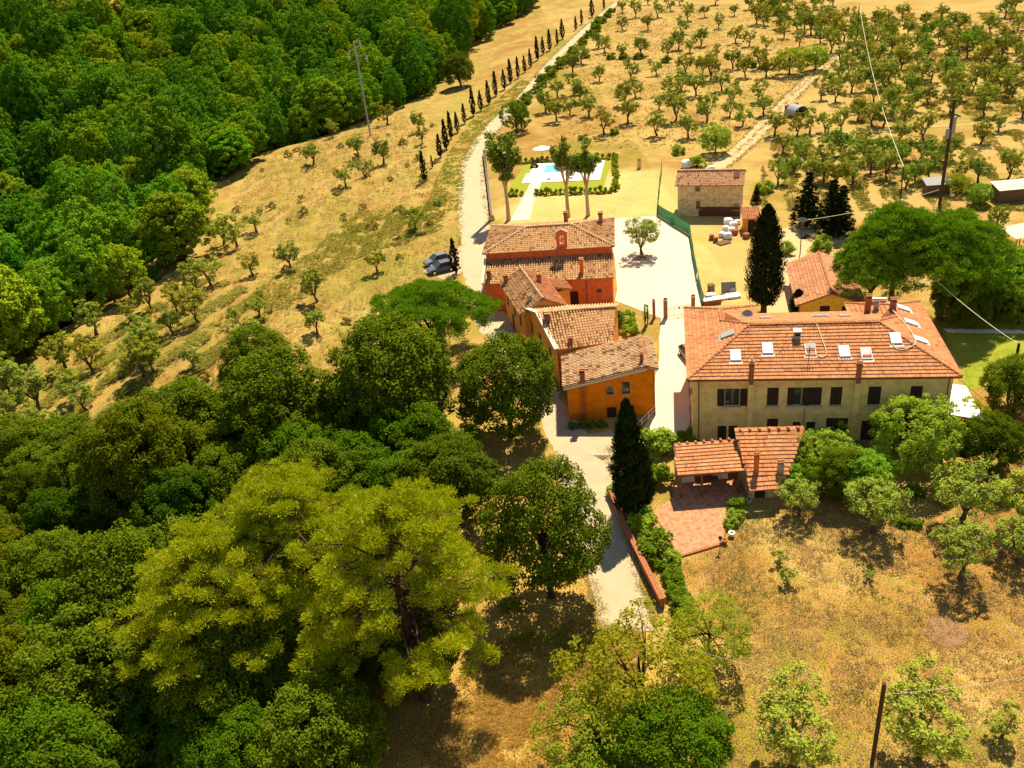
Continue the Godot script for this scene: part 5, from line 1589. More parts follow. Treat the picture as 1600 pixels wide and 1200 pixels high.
func tufts(called: String, label: String, poly: PackedVector2Array, count: int, size: float, cols: Array, m: Material, row := Vector2.ZERO):
	var mb := MB.new()
	rng.seed = called.hash()
	for i in 9:
		var a := rng.randf() * TAU
		var o := V(cos(a), 0, sin(a)) * rng.randf() * 0.5
		var d := V(cos(a), rng.randf_range(0.6, 1.6), sin(a)).normalized()
		var s := d.cross(Vector3.UP).normalized() * 0.10
		mb.tri(o - s, o + s, o + d * rng.randf_range(0.5, 1.0))
	var mm := MultiMesh.new()
	mm.transform_format = MultiMesh.TRANSFORM_3D
	mm.use_colors = true
	mm.mesh = mb.mesh(m)
	var lo := Vector2(1e9, 1e9)
	var hi := -lo
	for p in poly:
		lo = lo.min(p); hi = hi.max(p)
	var ts := []
	var tries := 0
	while ts.size() < count and tries < count * 12:
		tries += 1
		var x := rng.randf_range(lo.x, hi.x)
		var z := rng.randf_range(lo.y, hi.y)
		if not inpoly(x, z, poly): continue
		if nz(x, z, 22.0) + nz(x, z, 90.0) * 0.6 + rng.randf() * 0.5 < 0.1: continue
		if row != Vector2.ZERO and sin(x * row.x + z * row.y + nz(x, z, 10.0) * 1.5) > -0.1 + rng.randf() * 0.3: continue
		var s := size * rng.randf_range(0.5, 1.3)
		ts.append([Transform3D(Basis(Vector3.UP, rng.randf() * TAU).scaled(V(s, s * rng.randf_range(0.5, 1.1), s)), on(x, z, -0.01)), (cols[0] as Color).lerp(cols[1], rng.randf()).lerp(cols[2], clampf(nz(x + 90, z, 9.0) * 1.8, 0, 1))])
	mm.instance_count = ts.size()
	for i in ts.size():
		mm.set_instance_transform(i, ts[i][0]); mm.set_instance_color(i, ts[i][1])
	var o := MultiMeshInstance3D.new()
	o.multimesh = mm
	o.name = numbered(called)
	add_child(o)
	tag(o, label, "grass", "", "stuff")

func verge_tufts(called: String, label: String, pts: PackedVector2Array, widths: Array, count: int):
	var mb := MB.new()
	rng.seed = called.hash()
	for i in 9:
		var a := rng.randf() * TAU
		var o := V(cos(a), 0, sin(a)) * rng.randf() * 0.5
		var d := V(cos(a), rng.randf_range(0.6, 1.4), sin(a)).normalized()
		var s := d.cross(Vector3.UP).normalized() * 0.11
		mb.tri(o - s, o + s, o + d * rng.randf_range(0.5, 1.0))
	var cv := Curve2D.new()
	for i in pts.size():
		var t := (pts[mini(i + 1, pts.size() - 1)] - pts[maxi(i - 1, 0)]) / 6.0
		cv.add_point(pts[i], -t, t)
	var L := cv.get_baked_length()
	var mm := MultiMesh.new()
	mm.transform_format = MultiMesh.TRANSFORM_3D
	mm.use_colors = true
	mm.mesh = mb.mesh(M.straw)
	mm.instance_count = count
	for i in count:
		var f := rng.randf()
		var p := cv.sample_baked(f * L, true)
		var d := (cv.sample_baked(minf(f * L + 0.5, L), true) - cv.sample_baked(maxf(f * L - 0.5, 0), true)).normalized()
		var g := f * (widths.size() - 1)
		var w := lerpf(widths[int(g)], widths[mini(int(g) + 1, widths.size() - 1)], g - int(g)) * 0.5
		var side := -1.0 if rng.randf() < 0.5 else 1.0
		var e := p + Vector2(-d.y, d.x) * side * (w + rng.randfn(0.0, 0.35))
		var s := rng.randf_range(0.12, 0.42)
		mm.set_instance_transform(i, Transform3D(Basis(Vector3.UP, rng.randf() * TAU).scaled(V(s, s * 0.8, s)), on(e.x, e.y, 0.0)))
		mm.set_instance_color(i, Color(0.40, 0.30, 0.09).lerp(Color(0.27, 0.28, 0.04), rng.randf()).lerp(Color(0.56, 0.42, 0.19), rng.randf() * 0.6))
	var o := MultiMeshInstance3D.new()
	o.multimesh = mm
	o.name = numbered(called)
	add_child(o)
	tag(o, label, "grass", "", "stuff")

var oak := []
func build_vegetation():
	var OAK := [Color(0.062, 0.111, 0.005), Color(0.098, 0.146, 0.008), Color(0.186, 0.212, 0.015)]
	var WOOD := [Color(0.131, 0.246, 0.016), Color(0.203, 0.304, 0.019), Color(0.304, 0.348, 0.030)]
	var LIGHT := [Color(0.275, 0.389, 0.031), Color(0.356, 0.470, 0.039), Color(0.535, 0.599, 0.078)]
	var OLIVE := [Color(0.281, 0.342, 0.033), Color(0.355, 0.399, 0.040), Color(0.474, 0.504, 0.095)]
	var OLIVE2 := [Color(0.208, 0.294, 0.030), Color(0.294, 0.361, 0.039), Color(0.465, 0.500, 0.096)]
	var PINE := [Color(0.122, 0.276, 0.019), Color(0.179, 0.341, 0.021), Color(0.309, 0.423, 0.036)]
	var YPINE := [Color(0.307, 0.380, 0.017), Color(0.408, 0.454, 0.017), Color(0.583, 0.583, 0.033)]
	var CYP := [Color(0.014, 0.025, 0.007), Color(0.022, 0.036, 0.009), Color(0.04, 0.055, 0.016)]
	for i in 4: oak.append(broadleaf(100 + i, 12.0, 5.6, 1.0, 460, 76, 0.15, OAK, M.leaf_oak, 0.14))
	var wood := []
	for i in 5: wood.append(broadleaf(200 + i, 11.0, 4.6, 0.8, 260, 38, 0.19, WOOD, M.leaf, 0.14, 0.08))
	var light := []
	for i in 2: light.append(broadleaf(300 + i, 7.0, 4.2, 0.7, 330, 42, 0.14, LIGHT, M.leaf, 0.125, 0.05))
	var acacia := []
	for i in 2: acacia.append(broadleaf(400 + i, 8.5, 4.6, 1.6, 340, 32, 0.13, [Color(0.24, 0.32, 0.022), Color(0.32, 0.37, 0.026), Color(0.46, 0.45, 0.05)], M.leaf, 0.13, 0.2))
	var oliv := []
	for i in 6: oliv.append(olive(500 + i, 5.0, 2.1, 50, OLIVE if i % 2 == 0 else OLIVE2))
	var big_olive := []
	for i in 3: big_olive.append(olive(520 + i, 5.6, 2.5, 46, OLIVE2 if i < 2 else OLIVE))
	var yp := [tall_pine(601, 17.5, 6.6, 300, YPINE), tall_pine(602, 15.5, 5.8, 300, YPINE, 0.30), tall_pine(603, 15.0, 5.6, 300, YPINE, 0.40)]
	var up := [umbrella_pine(701, 8.8, 7.2, 4.2, 280, 150, PINE), umbrella_pine(702, 13.0, 5.4, 6.2, 260, 130, PINE), umbrella_pine(703, 12.6, 5.6, 6.2, 260, 130, PINE)]
	var cy := [cypress(801, 5.6, 0.62, 60, 40, 0.17, CYP), cypress(802, 5.6, 0.55, 60, 40, 0.17, CYP), cypress(803, 5.6, 0.7, 60, 40, 0.17, CYP)]
	var cyb := cypress(811, 13.6, 1.9, 360, 60, 0.2, CYP, 1.6, 0.9)
	var cyf := cypress(812, 11.4, 1.45, 340, 60, 0.18, [Color(0.018, 0.036, 0.009), Color(0.028, 0.05, 0.011), Color(0.05, 0.075, 0.018)], 0.5)
	var spr := [spruce(821, 6.4, 2.0, CYP), spruce(822, 5.6, 1.8, CYP)]
	var pl := [plane_tree(901, 15.0, 11, 3.0), plane_tree(902, 14.5, 6, 2.3), plane_tree(903, 14.5, 6, 2.5)]
	var sh := []
	for i in 3: sh.append(shrub(1000 + i, 1.6, 1.1, 22, 70, 0.11, WOOD))
	var shl := []
	for i in 2: shl.append(shrub(1010 + i, 1.6, 1.1, 22, 70, 0.11, LIGHT))
	var dry := shrub(1020, 1.2, 0.9, 14, 34, 0.10, [Color(0.22, 0.20, 0.05), Color(0.3, 0.24, 0.07), Color(0.36, 0.28, 0.1)])
	var redb := shrub(1030, 1.2, 0.9, 18, 60, 0.10, [Color(0.16, 0.03, 0.03), Color(0.22, 0.05, 0.04), Color(0.1, 0.05, 0.03)])
	var hedgep := shrub(1040, 1.0, 0.42, 10, 40, 0.09, LIGHT)
	rng.seed = 77
	# --- near oaks and pines
	for q in [[-12.02, -74.64, 15.0, 6.3, "tallest dark oak in the clump beside the dry slope"], [-22.13, -73.22, 13.5, 5.6, "broad dark oak next to the tallest oak"], [-0.61, -75.07, 11.0, 4.7, "rounded dark oak close to the corner of the orange houses"], [1.16, -51.81, 12.5, 4.1, "leafy oak overhanging the bottom end of the access road"],
		[-32.45, -75.23, 10.5, 5.0, "dark oak at the lower end of the dry slope"], [-9.39, -62.32, 6.5, 3.2, "low oak at the foot of the tallest oak"], [-16.07, -63.12, 7.0, 3.8, "bright low oak showing above the yellow pines"], [-27.58, -86.79, 10.0, 4.2, "dark oak behind the broad oak by the slope"]]:
		var o = oak[rng.randi() % 4]
		plant(o, "oak_tree", q[0], q[1], q[3] / 5.6, rng.randf() * TAU, q[4], "tree", "", 0, (q[2] / 12.0) / (q[3] / 5.6))
	for p in PackedVector2Array([Vector2(-29.1, -71.6), Vector2(-20.3, -67.4), Vector2(-15.3, -65.5), Vector2(-34.7, -73.3), Vector2(-40.6, -75.1), Vector2(-48.0, -80.4), Vector2(-10.4, -61.8), Vector2(-25.4, -68.7), Vector2(-7.0, -62.1), Vector2(-50.4, -77.7), Vector2(-32.5, -77.9), Vector2(-18.5, -72.7), Vector2(-17.3, -76.4), Vector2(-13.1, -68.0), Vector2(-21.7, -77.3), Vector2(-13.9, -71.2), Vector2(-9.5, -68.3), Vector2(-39.0, -78.8), Vector2(-44.2, -77.7), Vector2(-24.2, -72.8)]):
		plant(oak[rng.randi() % 4], "oak_tree", p.x, p.y, rng.randf_range(0.5, 0.75), rng.randf() * TAU, "dark oak in the thicket between the tall oaks and the yellow pines", "tree", "oak thicket", [0, 0, 2, 3][rng.randi() % 4])
	for q in [[-8.48, -43.25, 0, 1.0, "large yellow-green pine with bare dark trunk above the oaks"], [-21.23, -44.55, 1, 1.0, "spreading yellow-green pine beside the dead branches"], [-16.6, -49.09, 2, 1.05, "yellow-green pine squeezed between two larger pines"]]:
		plant(yp[q[2]], "pine_tree", q[0], q[1], q[3], rng.randf() * TAU, q[4], "pine")
	for q in [[-8.3, -94.73, 0, "low umbrella pine with wide flat crown near the parked cars"], [44.65, -91.55, 1, "umbrella pine with dense dome above the brown annex"], [49.49, -89.29, 2, "widest umbrella pine behind the farmhouse end"], [41.5, -90.62, 2, "smaller umbrella pine leaning over the brown roof"]]:
		plant(up[q[2]], "umbrella_pine", q[0], q[1], 0.72 if q[3].begins_with("smaller") else 1.0, rng.randf() * TAU, q[3], "pine", "", 0, 1.2 if q[3].begins_with("smaller") else 1.0)
	plant(cyb, "cypress_tree", 31.09, -95.51, 1.0, 0, "huge dark column cypress beside the building plot", "cypress")
	plant(cyf, "cypress_tree", 8.94, -60.96, 1.0, 1, "tall pointed cypress beside the road in front of the orange house", "cypress")
	plant(cyf, "cypress_tree", 10.34, -61.61, 0.55, 2.5, "short cypress leaning against the tall roadside cypress", "cypress")
	plant(cyb, "cypress_tree", 34.75, -94.16, 0.45, 2, "stubby clipped cypress by the yellow garden wall", "cypress", "", 0, 0.55)
	plant(cy[2], "cypress_tree", -6.12, -118.96, 0.95, 2, "lone slim cypress beside the parked cars", "cypress")
	# --- cypress row along the drive
	var row := PackedVector2Array([Vector2(-12.0, -166.6), Vector2(-10.7, -174.7), Vector2(-9.2, -181.5), Vector2(-8.0, -187.4), Vector2(-7.0, -195.4), Vector2(-5.6, -200.4), Vector2(-3.9, -207.9), Vector2(-1.7, -214.5), Vector2(0.2, -218.8), Vector2(2.3, -224.7), Vector2(4.4, -233.2), Vector2(6.9, -239.9), Vector2(9.0, -248.0), Vector2(11.4, -253.9), Vector2(13.7, -260.6), Vector2(15.8, -266.8), Vector2(18.6, -276.1), Vector2(21.0, -284.2), Vector2(23.5, -289.2), Vector2(26.7, -297.6), Vector2(29.4, -307.3), Vector2(35.6, -322.2), Vector2(39.0, -333.3), Vector2(44.5, -346.9), Vector2(51.5, -364.4)])
	var hs := [1.0, 0.45, 0.85, 1.1, 1.05, 0.8, 0.8, 1.15, 0.85, 1.0, 1.1, 0.9, 1.1, 1.0, 0.8, 0.9, 1.2, 0.9, 1.1, 0.85, 1.1, 0.8, 0.9, 1.2, 0.8]
	for i in row.size(): plant(cy[i % 3], "cypress_tree", row[i].x, row[i].y, hs[i], i * 1.3, "small pointed cypress in the row along the gravel drive", "cypress", "cypresses lining the drive", 0, 1.0)
	# --- planes by the pool
	plant(pl[0], "plane_tree", 2.55, -139.07, 1.0, 0.4, "bushiest pollarded plane beside the gravel drive and pool path", "plane tree")
	plant(pl[1], "plane_tree", 12.12, -137.32, 0.95, 2.0, "pollarded plane nearer the pool path, with bare lower trunk", "plane tree")
	plant(pl[2], "plane_tree", 15.28, -136.85, 0.95, 4.0, "forked pollarded plane at the pool's far corner from the drive", "plane tree")
	# --- conifers
	for q in [[45.49, -122.04, 0, "dark spruce alone beside the sandy yard"], [47.36, -117.65, 0, "dark spruce beside the car park hedge, taller of two"], [48.4, -116.79, 1, "dark spruce touching a taller spruce"], [41.45, -133.54, 1, "small dark spruce next to the derelict house"]]:
		plant(spr[q[2]], "spruce_tree", q[0], q[1], 0.55 if q[3].begins_with("small") else 1.3, rng.randf() * 6, q[3], "spruce")
	# --- olive trees
	var grove := PackedVector2Array([Vector2(8.6, -197.8), Vector2(19.2, -223.4), Vector2(26.1, -250.1), Vector2(29.8, -262.1), Vector2(31.3, -236.1), Vector2(24.9, -184.7), Vector2(23.9, -215.5), Vector2(23.5, -224.8), Vector2(39.1, -233.6), Vector2(36.7, -214.0), Vector2(31.1, -191.4), Vector2(32.9, -207.4), Vector2(46.0, -235.9), Vector2(52.6, -232.0), Vector2(53.7, -256.7), Vector2(47.3, -263.5), Vector2(42.0, -264.4), Vector2(37.9, -283.8), Vector2(38.5, -274.8), Vector2(49.7, -310.6), Vector2(57.1, -304.9), Vector2(64.8, -290.5), Vector2(58.2, -334.5), Vector2(65.0, -328.7), Vector2(39.4, -199.3), Vector2(34.8, -178.9), Vector2(44.5, -204.7), Vector2(40.6, -188.3), Vector2(40.3, -175.1), Vector2(47.9, -215.0), Vector2(44.5, -213.3), Vector2(48.3, -194.8), Vector2(46.6, -185.3), Vector2(49.9, -208.7), Vector2(56.3, -210.4), Vector2(55.7, -198.8), Vector2(51.8, -187.1), Vector2(52.1, -178.6), Vector2(60.6, -196.3), Vector2(58.4, -185.3), Vector2(65.1, -233.0), Vector2(65.3, -222.4), Vector2(70.6, -229.6), Vector2(69.6, -219.8), Vector2(65.3, -267.6), Vector2(62.7, -241.2), Vector2(75.1, -266.3), Vector2(76.9, -259.5), Vector2(79.6, -252.2), Vector2(87.7, -313.5), Vector2(78.5, -317.4), Vector2(95.4, -323.2), Vector2(88.8, -342.7), Vector2(78.1, -352.5), Vector2(68.0, -362.0), Vector2(71.8, -339.8), Vector2(56.1, -349.2), Vector2(16.6, -199.9), Vector2(15.0, -210.0), Vector2(20.0, -204.3), Vector2(23.9, -200.9), Vector2(77.0, -292.9), Vector2(72.4, -314.6), Vector2(95.8, -306.6), Vector2(58.6, -266.7), Vector2(60.3, -260.1), Vector2(56.5, -229.7), Vector2(56.9, -223.3)])
	for p in grove: plant(oliv[rng.randi() % 6], "olive_tree", p.x, p.y, rng.randf_range(0.85, 1.25), rng.randf() * TAU, "olive tree in the sunny grove above the swimming pool", "olive tree", "olive grove above the pool", [0, 0, 1, 2, 3][rng.randi() % 5])
	var rows := PackedVector2Array([Vector2(99.2, -307.5), Vector2(100.9, -287.6), Vector2(92.2, -277.7), Vector2(88.6, -265.1), Vector2(88.5, -251.3), Vector2(112.5, -307.9), Vector2(119.2, -310.1), Vector2(92.2, -238.6), Vector2(94.6, -252.4), Vector2(98.4, -276.2), Vector2(107.7, -259.8), Vector2(109.1, -242.0), Vector2(116.3, -247.6), Vector2(110.9, -228.3), Vector2(125.8, -257.8), Vector2(117.3, -267.7), Vector2(126.4, -273.5), Vector2(133.4, -264.3), Vector2(124.3, -244.4), Vector2(129.4, -246.1), Vector2(126.9, -231.9), Vector2(134.5, -239.5), Vector2(131.5, -226.1), Vector2(141.7, -239.5), Vector2(155.4, -265.9), Vector2(148.5, -258.3), Vector2(110.5, -211.0), Vector2(103.3, -196.3), Vector2(96.9, -183.2), Vector2(116.3, -215.7), Vector2(119.1, -213.8), Vector2(112.8, -201.6), Vector2(106.0, -187.9), Vector2(110.8, -191.9), Vector2(108.5, -183.2), Vector2(127.6, -214.8), Vector2(121.1, -200.3), Vector2(95.1, -167.0), Vector2(99.7, -162.2), Vector2(102.2, -210.1), Vector2(99.0, -212.1), Vector2(95.5, -210.2), Vector2(96.8, -219.6), Vector2(91.0, -214.9), Vector2(92.2, -224.7), Vector2(86.4, -211.8), Vector2(88.0, -220.9), Vector2(80.7, -195.3), Vector2(85.5, -196.0), Vector2(81.5, -185.3), Vector2(84.8, -183.6), Vector2(85.4, -176.0), Vector2(90.1, -179.3), Vector2(79.2, -165.8), Vector2(75.9, -167.3), Vector2(74.1, -168.2), Vector2(80.7, -174.2), Vector2(55.7, -169.3), Vector2(59.4, -167.6), Vector2(62.3, -168.7), Vector2(64.9, -167.5), Vector2(67.9, -167.3), Vector2(73.5, -173.7), Vector2(73.2, -192.8), Vector2(74.8, -188.8), Vector2(77.7, -198.6), Vector2(82.8, -208.2), Vector2(86.4, -206.1), Vector2(90.6, -209.3), Vector2(87.5, -194.8), Vector2(91.5, -192.7), Vector2(90.2, -186.8)])
	for p in rows: plant(oliv[rng.randi() % 6], "olive_tree", p.x, p.y, rng.randf_range(0.85, 1.25), rng.randf() * TAU, "olive tree in the close rows uphill of the terrace bank", "olive tree", "olive rows uphill of the terrace bank", [0, 0, 1, 2, 3][rng.randi() % 5])
	var have := grove.duplicate()
	have.append_array(rows)
	var extra := 0
	var corner := PackedVector2Array([Vector2(107.1, -355.6), Vector2(176.9, -285.3), Vector2(103.7, -160.2), Vector2(72.0, -173.1), Vector2(94.3, -230.1), Vector2(93.8, -261.4), Vector2(88.0, -291.0)])
	for i in 40:
		for j in 40:
			var e := corner[0] + Vector2(0.97, -0.24) * (i * 7.0 - 60.0) + Vector2(0.24, 0.97) * (j * 5.4 - 30.0)
			e += Vector2(rng.randf_range(-0.9, 0.9), rng.randf_range(-0.9, 0.9))
			if extra > 62 or not inpoly(e.x, e.y, corner): continue
			var near := false
			for o in have:
				if o.distance_to(e) < 4.6: near = true
			if near: continue
			extra += 1
			plant(oliv[rng.randi() % 6], "olive_tree", e.x, e.y, rng.randf_range(0.9, 1.3), rng.randf() * TAU, "olive tree in the close rows uphill of the terrace bank", "olive tree", "olive rows uphill of the terrace bank", [0, 0, 1, 2, 3][rng.randi() % 5])
	pass
	var low := PackedVector2Array([Vector2(66.8, -155.2), Vector2(73.8, -155.4), Vector2(70.7, -147.2), Vector2(78.2, -155.6), Vector2(73.1, -145.2), Vector2(73.4, -141.3), Vector2(77.0, -143.6), Vector2(69.7, -135.5), Vector2(67.3, -134.7), Vector2(67.7, -142.7), Vector2(62.7, -141.0), Vector2(64.9, -145.7), Vector2(60.6, -144.6), Vector2(58.3, -137.3), Vector2(56.6, -146.2), Vector2(61.3, -154.3), Vector2(56.4, -155.3), Vector2(51.7, -146.3), Vector2(53.9, -151.2), Vector2(47.5, -141.5), Vector2(54.5, -139.7), Vector2(55.2, -136.0), Vector2(75.6, -131.5), Vector2(80.3, -131.4), Vector2(73.2, -133.3), Vector2(67.6, -147.6), Vector2(64.0, -137.8), Vector2(64.7, -132.4), Vector2(64.7, -148.7), Vector2(62.9, -152.6), Vector2(52.9, -141.2), Vector2(53.5, -157.7), Vector2(85.7, -150.1), Vector2(92.0, -156.1)])
	for p in low: plant(oliv[rng.randi() % 6], "olive_tree", p.x, p.y, rng.randf_range(0.75, 1.1), rng.randf() * TAU, "olive tree in the pale tilled rows downhill of the terrace bank", "olive tree", "olive rows downhill of the terrace bank", [0, 0, 1, 2][rng.randi() % 4])
	var slope_o := PackedVector2Array([Vector2(-58.2, -117.3), Vector2(-53.7, -119.3), Vector2(-51.9, -123.3), Vector2(-46.9, -119.7), Vector2(-45.8, -127.1), Vector2(-44.5, -129.7), Vector2(-37.9, -130.2), Vector2(-38.8, -98.9), Vector2(-44.4, -100.1), Vector2(-42.2, -113.7), Vector2(-53.6, -103.6), Vector2(-57.7, -105.3), Vector2(-56.3, -88.7), Vector2(-55.7, -89.9), Vector2(-51.1, -93.9), Vector2(-45.3, -98.9), Vector2(-33.2, -111.9), Vector2(-24.3, -104.7), Vector2(-33.0, -102.3), Vector2(-31.7, -129.4), Vector2(-25.7, -115.1), Vector2(-47.1, -149.8), Vector2(-42.2, -153.8), Vector2(-17.8, -123.2), Vector2(-12.7, -139.3), Vector2(-44.2, -147.0), Vector2(-36.8, -191.3), Vector2(-26.8, -189.5), Vector2(-24.2, -174.4), Vector2(-22.9, -220.6), Vector2(-20.2, -254.9), Vector2(-35.9, -216.8), Vector2(-54.7, -285.3), Vector2(-14.4, -205.6), Vector2(-13.3, -193.9), Vector2(-27.5, -169.9), Vector2(-20.9, -182.1), Vector2(-62.9, -100.4), Vector2(-60.4, -93.8), Vector2(-53.2, -96.7), Vector2(-50.8, -85.9), Vector2(-46.5, -107.0), Vector2(-45.2, -111.5), Vector2(-46.4, -104.0), Vector2(-57.8, -96.0), Vector2(-56.9, -87.5)])
	for p in slope_o: plant(oliv[rng.randi() % 6], "olive_tree", p.x, p.y, rng.randf_range(0.75, 1.25), rng.randf() * TAU, "olive tree scattered on the dry slope below the cypress row", "olive tree", "olives on the dry slope", [0, 0, 1, 3][rng.randi() % 4])
	for q in [[22.61, -57.9, 0.72, "olive nearest the garden house porch"], [27.66, -54.81, 1.0, "olive with thick shadow in the middle of the meadow edge"], [31.61, -48.62, 1.02, "largest olive standing in the dry meadow"], [34.88, -54.89, 1.1, "olive right behind the largest meadow olive"], [14.55, -35.07, 1.15, "twin-stemmed olive at the bottom of the meadow"], [22.04, -34.52, 1.15, "open-crowned olive beside the lone wooden post"], [39.04, -53.56, 1.1, "olive at the far edge of the meadow lawn"], [36.48, -49.58, 0.8, "small olive with reddish shade at the meadow edge"], [20.52, -118.12, 1.12, "lone olive in its bed in the white concrete yard"]]:
		plant(big_olive[rng.randi() % 3], "olive_tree", q[0], q[1], q[2], rng.randf() * TAU, q[3], "olive tree")
	for q in [[19.12, -50.22, 0.35, "thin sapling in the dry meadow"], [27.46, -35.09, 0.55, "spindly young tree low in the meadow"], [19.27, -52.53, 0.3, "nearly bare sapling below the brick terrace"], [25.16, -49.71, 0.2, "tiny seedling in the meadow grass"]]:
		plant(oliv[rng.randi() % 6], "sapling", q[0], q[1], q[2], rng.randf() * TAU, q[3], "sapling")
	# --- garden trees
	for q in [[light[0], 34.17, -62.58, 0.95, 0, "light green leafy tree before the farmhouse wall"], [light[1], 26.59, -63.09, 0.62, 0, "bright leafy bush tree between the garden house and the farmhouse"], [oak[1], 39.81, -60.8, 0.48, 3, "dark dense tree at the farmhouse garden edge"], [oak[2], 47.01, -69.37, 0.5, 0, "dark glossy tree by the lawn pole"], [light[0], 28.4, -59.22, 0.62, 2, "feathery green tree below the red flowers"], [oak[0], 26.46, -59.7, 0.4, 0, "dark green bush tree beside the garden house"], [light[1], 41.37, -67.65, 0.45, 1, "pale bushy tree by the white canopy"],
		[light[0], 55.41, -92.14, 0.9, 2, "green garden tree beyond the lawn, with broad crown"], [light[1], 58.49, -90.31, 1.0, 2, "green garden tree at the end of the hedge"], [wood[0], 51.92, -90.37, 0.5, 0, "shaded tree under the umbrella pines"], [wood[1], 54.75, -87.62, 0.4, 0, "rounded hedge tree along the lawn"], [wood[2], 56.6, -85.76, 0.42, 0, "rounded hedge tree closing the lawn end"], [light[0], 42.47, -162.36, 0.72, 0, "round bright tree at the start of the dirt track"], [light[1], 74.97, -218.94, 0.9, 1, "pale green tree arching over the dirt track"], [light[0], 81.74, -220.47, 0.8, 0, "vivid green tree by the upper dirt track"], [oak[3], -4.66, -259.27, 0.78, 0, "dark bushy tree where the wood meets the slope"], [wood[4], 7.26, -194.56, 0.62, 3, "dark round tree by the drive above the pool"], [acacia[0], 5.75, -38.21, 1.0, 1, "feathery yellow-green acacia at the bottom of the meadow"], [acacia[1], 2.62, -35.93, 0.75, 0, "thin acacia on the golden verge"], [acacia[1], 11.3, -43.62, 0.6, 0, "leafy acacia at the hedge end by the meadow"], [oak[2], 6.95, -33.71, 0.62, 2, "bright green oak beneath the acacia"], [light[1], 2.64, -33.8, 0.6, 2, "leafy green tree below the acacia"], [light[1], 70.24, -127.71, 0.45, 1, "yellow-green bush tree beside the tool shed"], [light[0], 70.95, -122.13, 0.42, 2, "bushy tree between the two field sheds"], [wood[3], 69.03, -113.41, 0.3, 0, "green bush in front of the white roofed shed"], [wood[0], 53.39, -88.63, 0.5, 4, "broad green bush mass at the lawn hedge"], [light[1], 56.68, -89.24, 0.7, 0, "sunlit bush mass above the lawn hedge"], [oak[0], 50.08, -87.82, 0.45, 0, "dark bush tree in the deep shade of the pines"], [oak[1], 51.52, -86.26, 0.35, 0, "dark hedge tree where the stepping stones begin"], [wood[1], 59.22, -97.97, 0.55, 0, "green tree pressed against the widest umbrella pine"], [wood[2], 60.02, -91.73, 0.6, 4, "leafy tree by the field shelter"], [light[0], 23.65, -61.0, 0.4, 2, "wispy tree against the garden house porch"]]:
		plant(q[0], "garden_tree", q[1], q[2], q[3], rng.randf() * TAU, q[5], "tree", "", q[4])
	# --- shrubs
	for q in [[13.88, -69.93, 1.5, 0, "bright shrub at the corner of the garden house roof"], [16.18, -70.57, 1.1, 1, "shrub at the foot of the farmhouse corner"], [11.9, -64.62, 1.4, 2, "shrub beside the roadside cypresses"], [12.6, -69.65, 1.6, 0, "tall shrub between the cypress and the lane"], [9.44, -59.11, 1.3, 0, "green shrub on the retaining wall"], [9.89, -55.31, 1.6, 1, "broad shrub below the brick terrace wall"], [17.48, -58.5, 0.7, 3, "bright yellow-green shrub at the terrace side"], [16.8, -57.6, 0.6, 3, "small yellow-green plant by the terrace"], [17.88, -59.92, 0.8, 1, "clipped dark ball shrub beside the terrace"], [10.82, -53.99, 0.9, 0, "leafy shrub where the hedge begins"], [32.81, -58.72, 0.8, 1, "dark shrub in the shade of the leafy garden tree"], [8.21, -63.41, 0.9, 0, "shrub at the top of the retaining wall"], [-4.82, -74.96, 1.5, 3, "pale bush between the oaks by the sunny path"], [30.23, -55.32, 0.6, 1, "low shrub bordering the meadow lawn"], [31.13, -54.99, 0.5, 1, "smaller shrub bordering the meadow lawn"], [30.2, -64.48, 1.0, 3, "yellowish shrub by the farmhouse flower bed"], [14.83, -97.15, 1.2, 3, "lime green shrub in the walled bed by the gate"], [14.77, -94.52, 1.0, 3, "lime shrub at the orange roof's back edge"], [39.65, -112.86, 1.2, 3, "sunny shrub at the brown annex gable"], [44.57, -113.0, 1.4, 3, "long grass shrub behind the brown annex"], [36.13, -165.07, 1.3, 0, "bush behind the derelict house"], [37.19, -155.26, 1.5, 0, "taller bush behind the derelict house roof"], [26.94, -183.75, 1.0, 1, "bush at the far end of the pool lawn"], [44.35, -138.37, 1.4, 3, "yellow bush beside the derelict house wall"], [41.35, -94.54, 1.2, 3, "long-leaved shrub between the annex and the farmhouse roof"]]:
		var s = shl[rng.randi() % 2] if q[3] == 3 or q[3] == 0 else sh[rng.randi() % 3]
		plant(s, "shrub", q[0], q[1], q[2], rng.randf() * TAU, q[4], "shrub", "", 0)
	plant(redb, "flowering_shrub", 31.88, -64.35, 0.55, 0, "red flowering shrub by the farmhouse wall", "shrub")
	plant(redb, "flowering_shrub", 9.07, -166.69, 0.9, 1, "dark red shrub bed beside the pool", "shrub")
	plant(redb, "flowering_shrub", 42.24, -102.05, 1.3, 2, "dark red-leaved shrub against the annex roof", "shrub")
	# hedge clipped along the road wall
	var hp := PackedVector2Array([Vector2(10.7, -53.3), Vector2(10.7, -52.1), Vector2(10.7, -51.1), Vector2(10.7, -50.0), Vector2(10.8, -49.0), Vector2(10.8, -48.2)])
	for p in hp: plant(sh[rng.randi() % 3], "hedge_plant", p.x, p.y, 0.85, rng.randf() * TAU, "dark hedge plant in the clipped hedge along the meadow", "hedge", "clipped meadow hedge")
	var db := PackedVector2Array([Vector2(5.6, -75.4), Vector2(6.5, -75.2), Vector2(7.5, -75.1), Vector2(8.5, -75.0)])
	for p in db: plant(sh[rng.randi() % 3], "hedge_plant", p.x, p.y, 0.5, rng.randf() * TAU, "low hedge plant at the foot of the orange house", "hedge", "orange house foot hedge")
	# young hedge round the pool lawn
	var ph := []
	for i in 21: ph.append(Vector2(3.79, -151.4).lerp(Vector2(20.58, -146.94), i / 20.0))
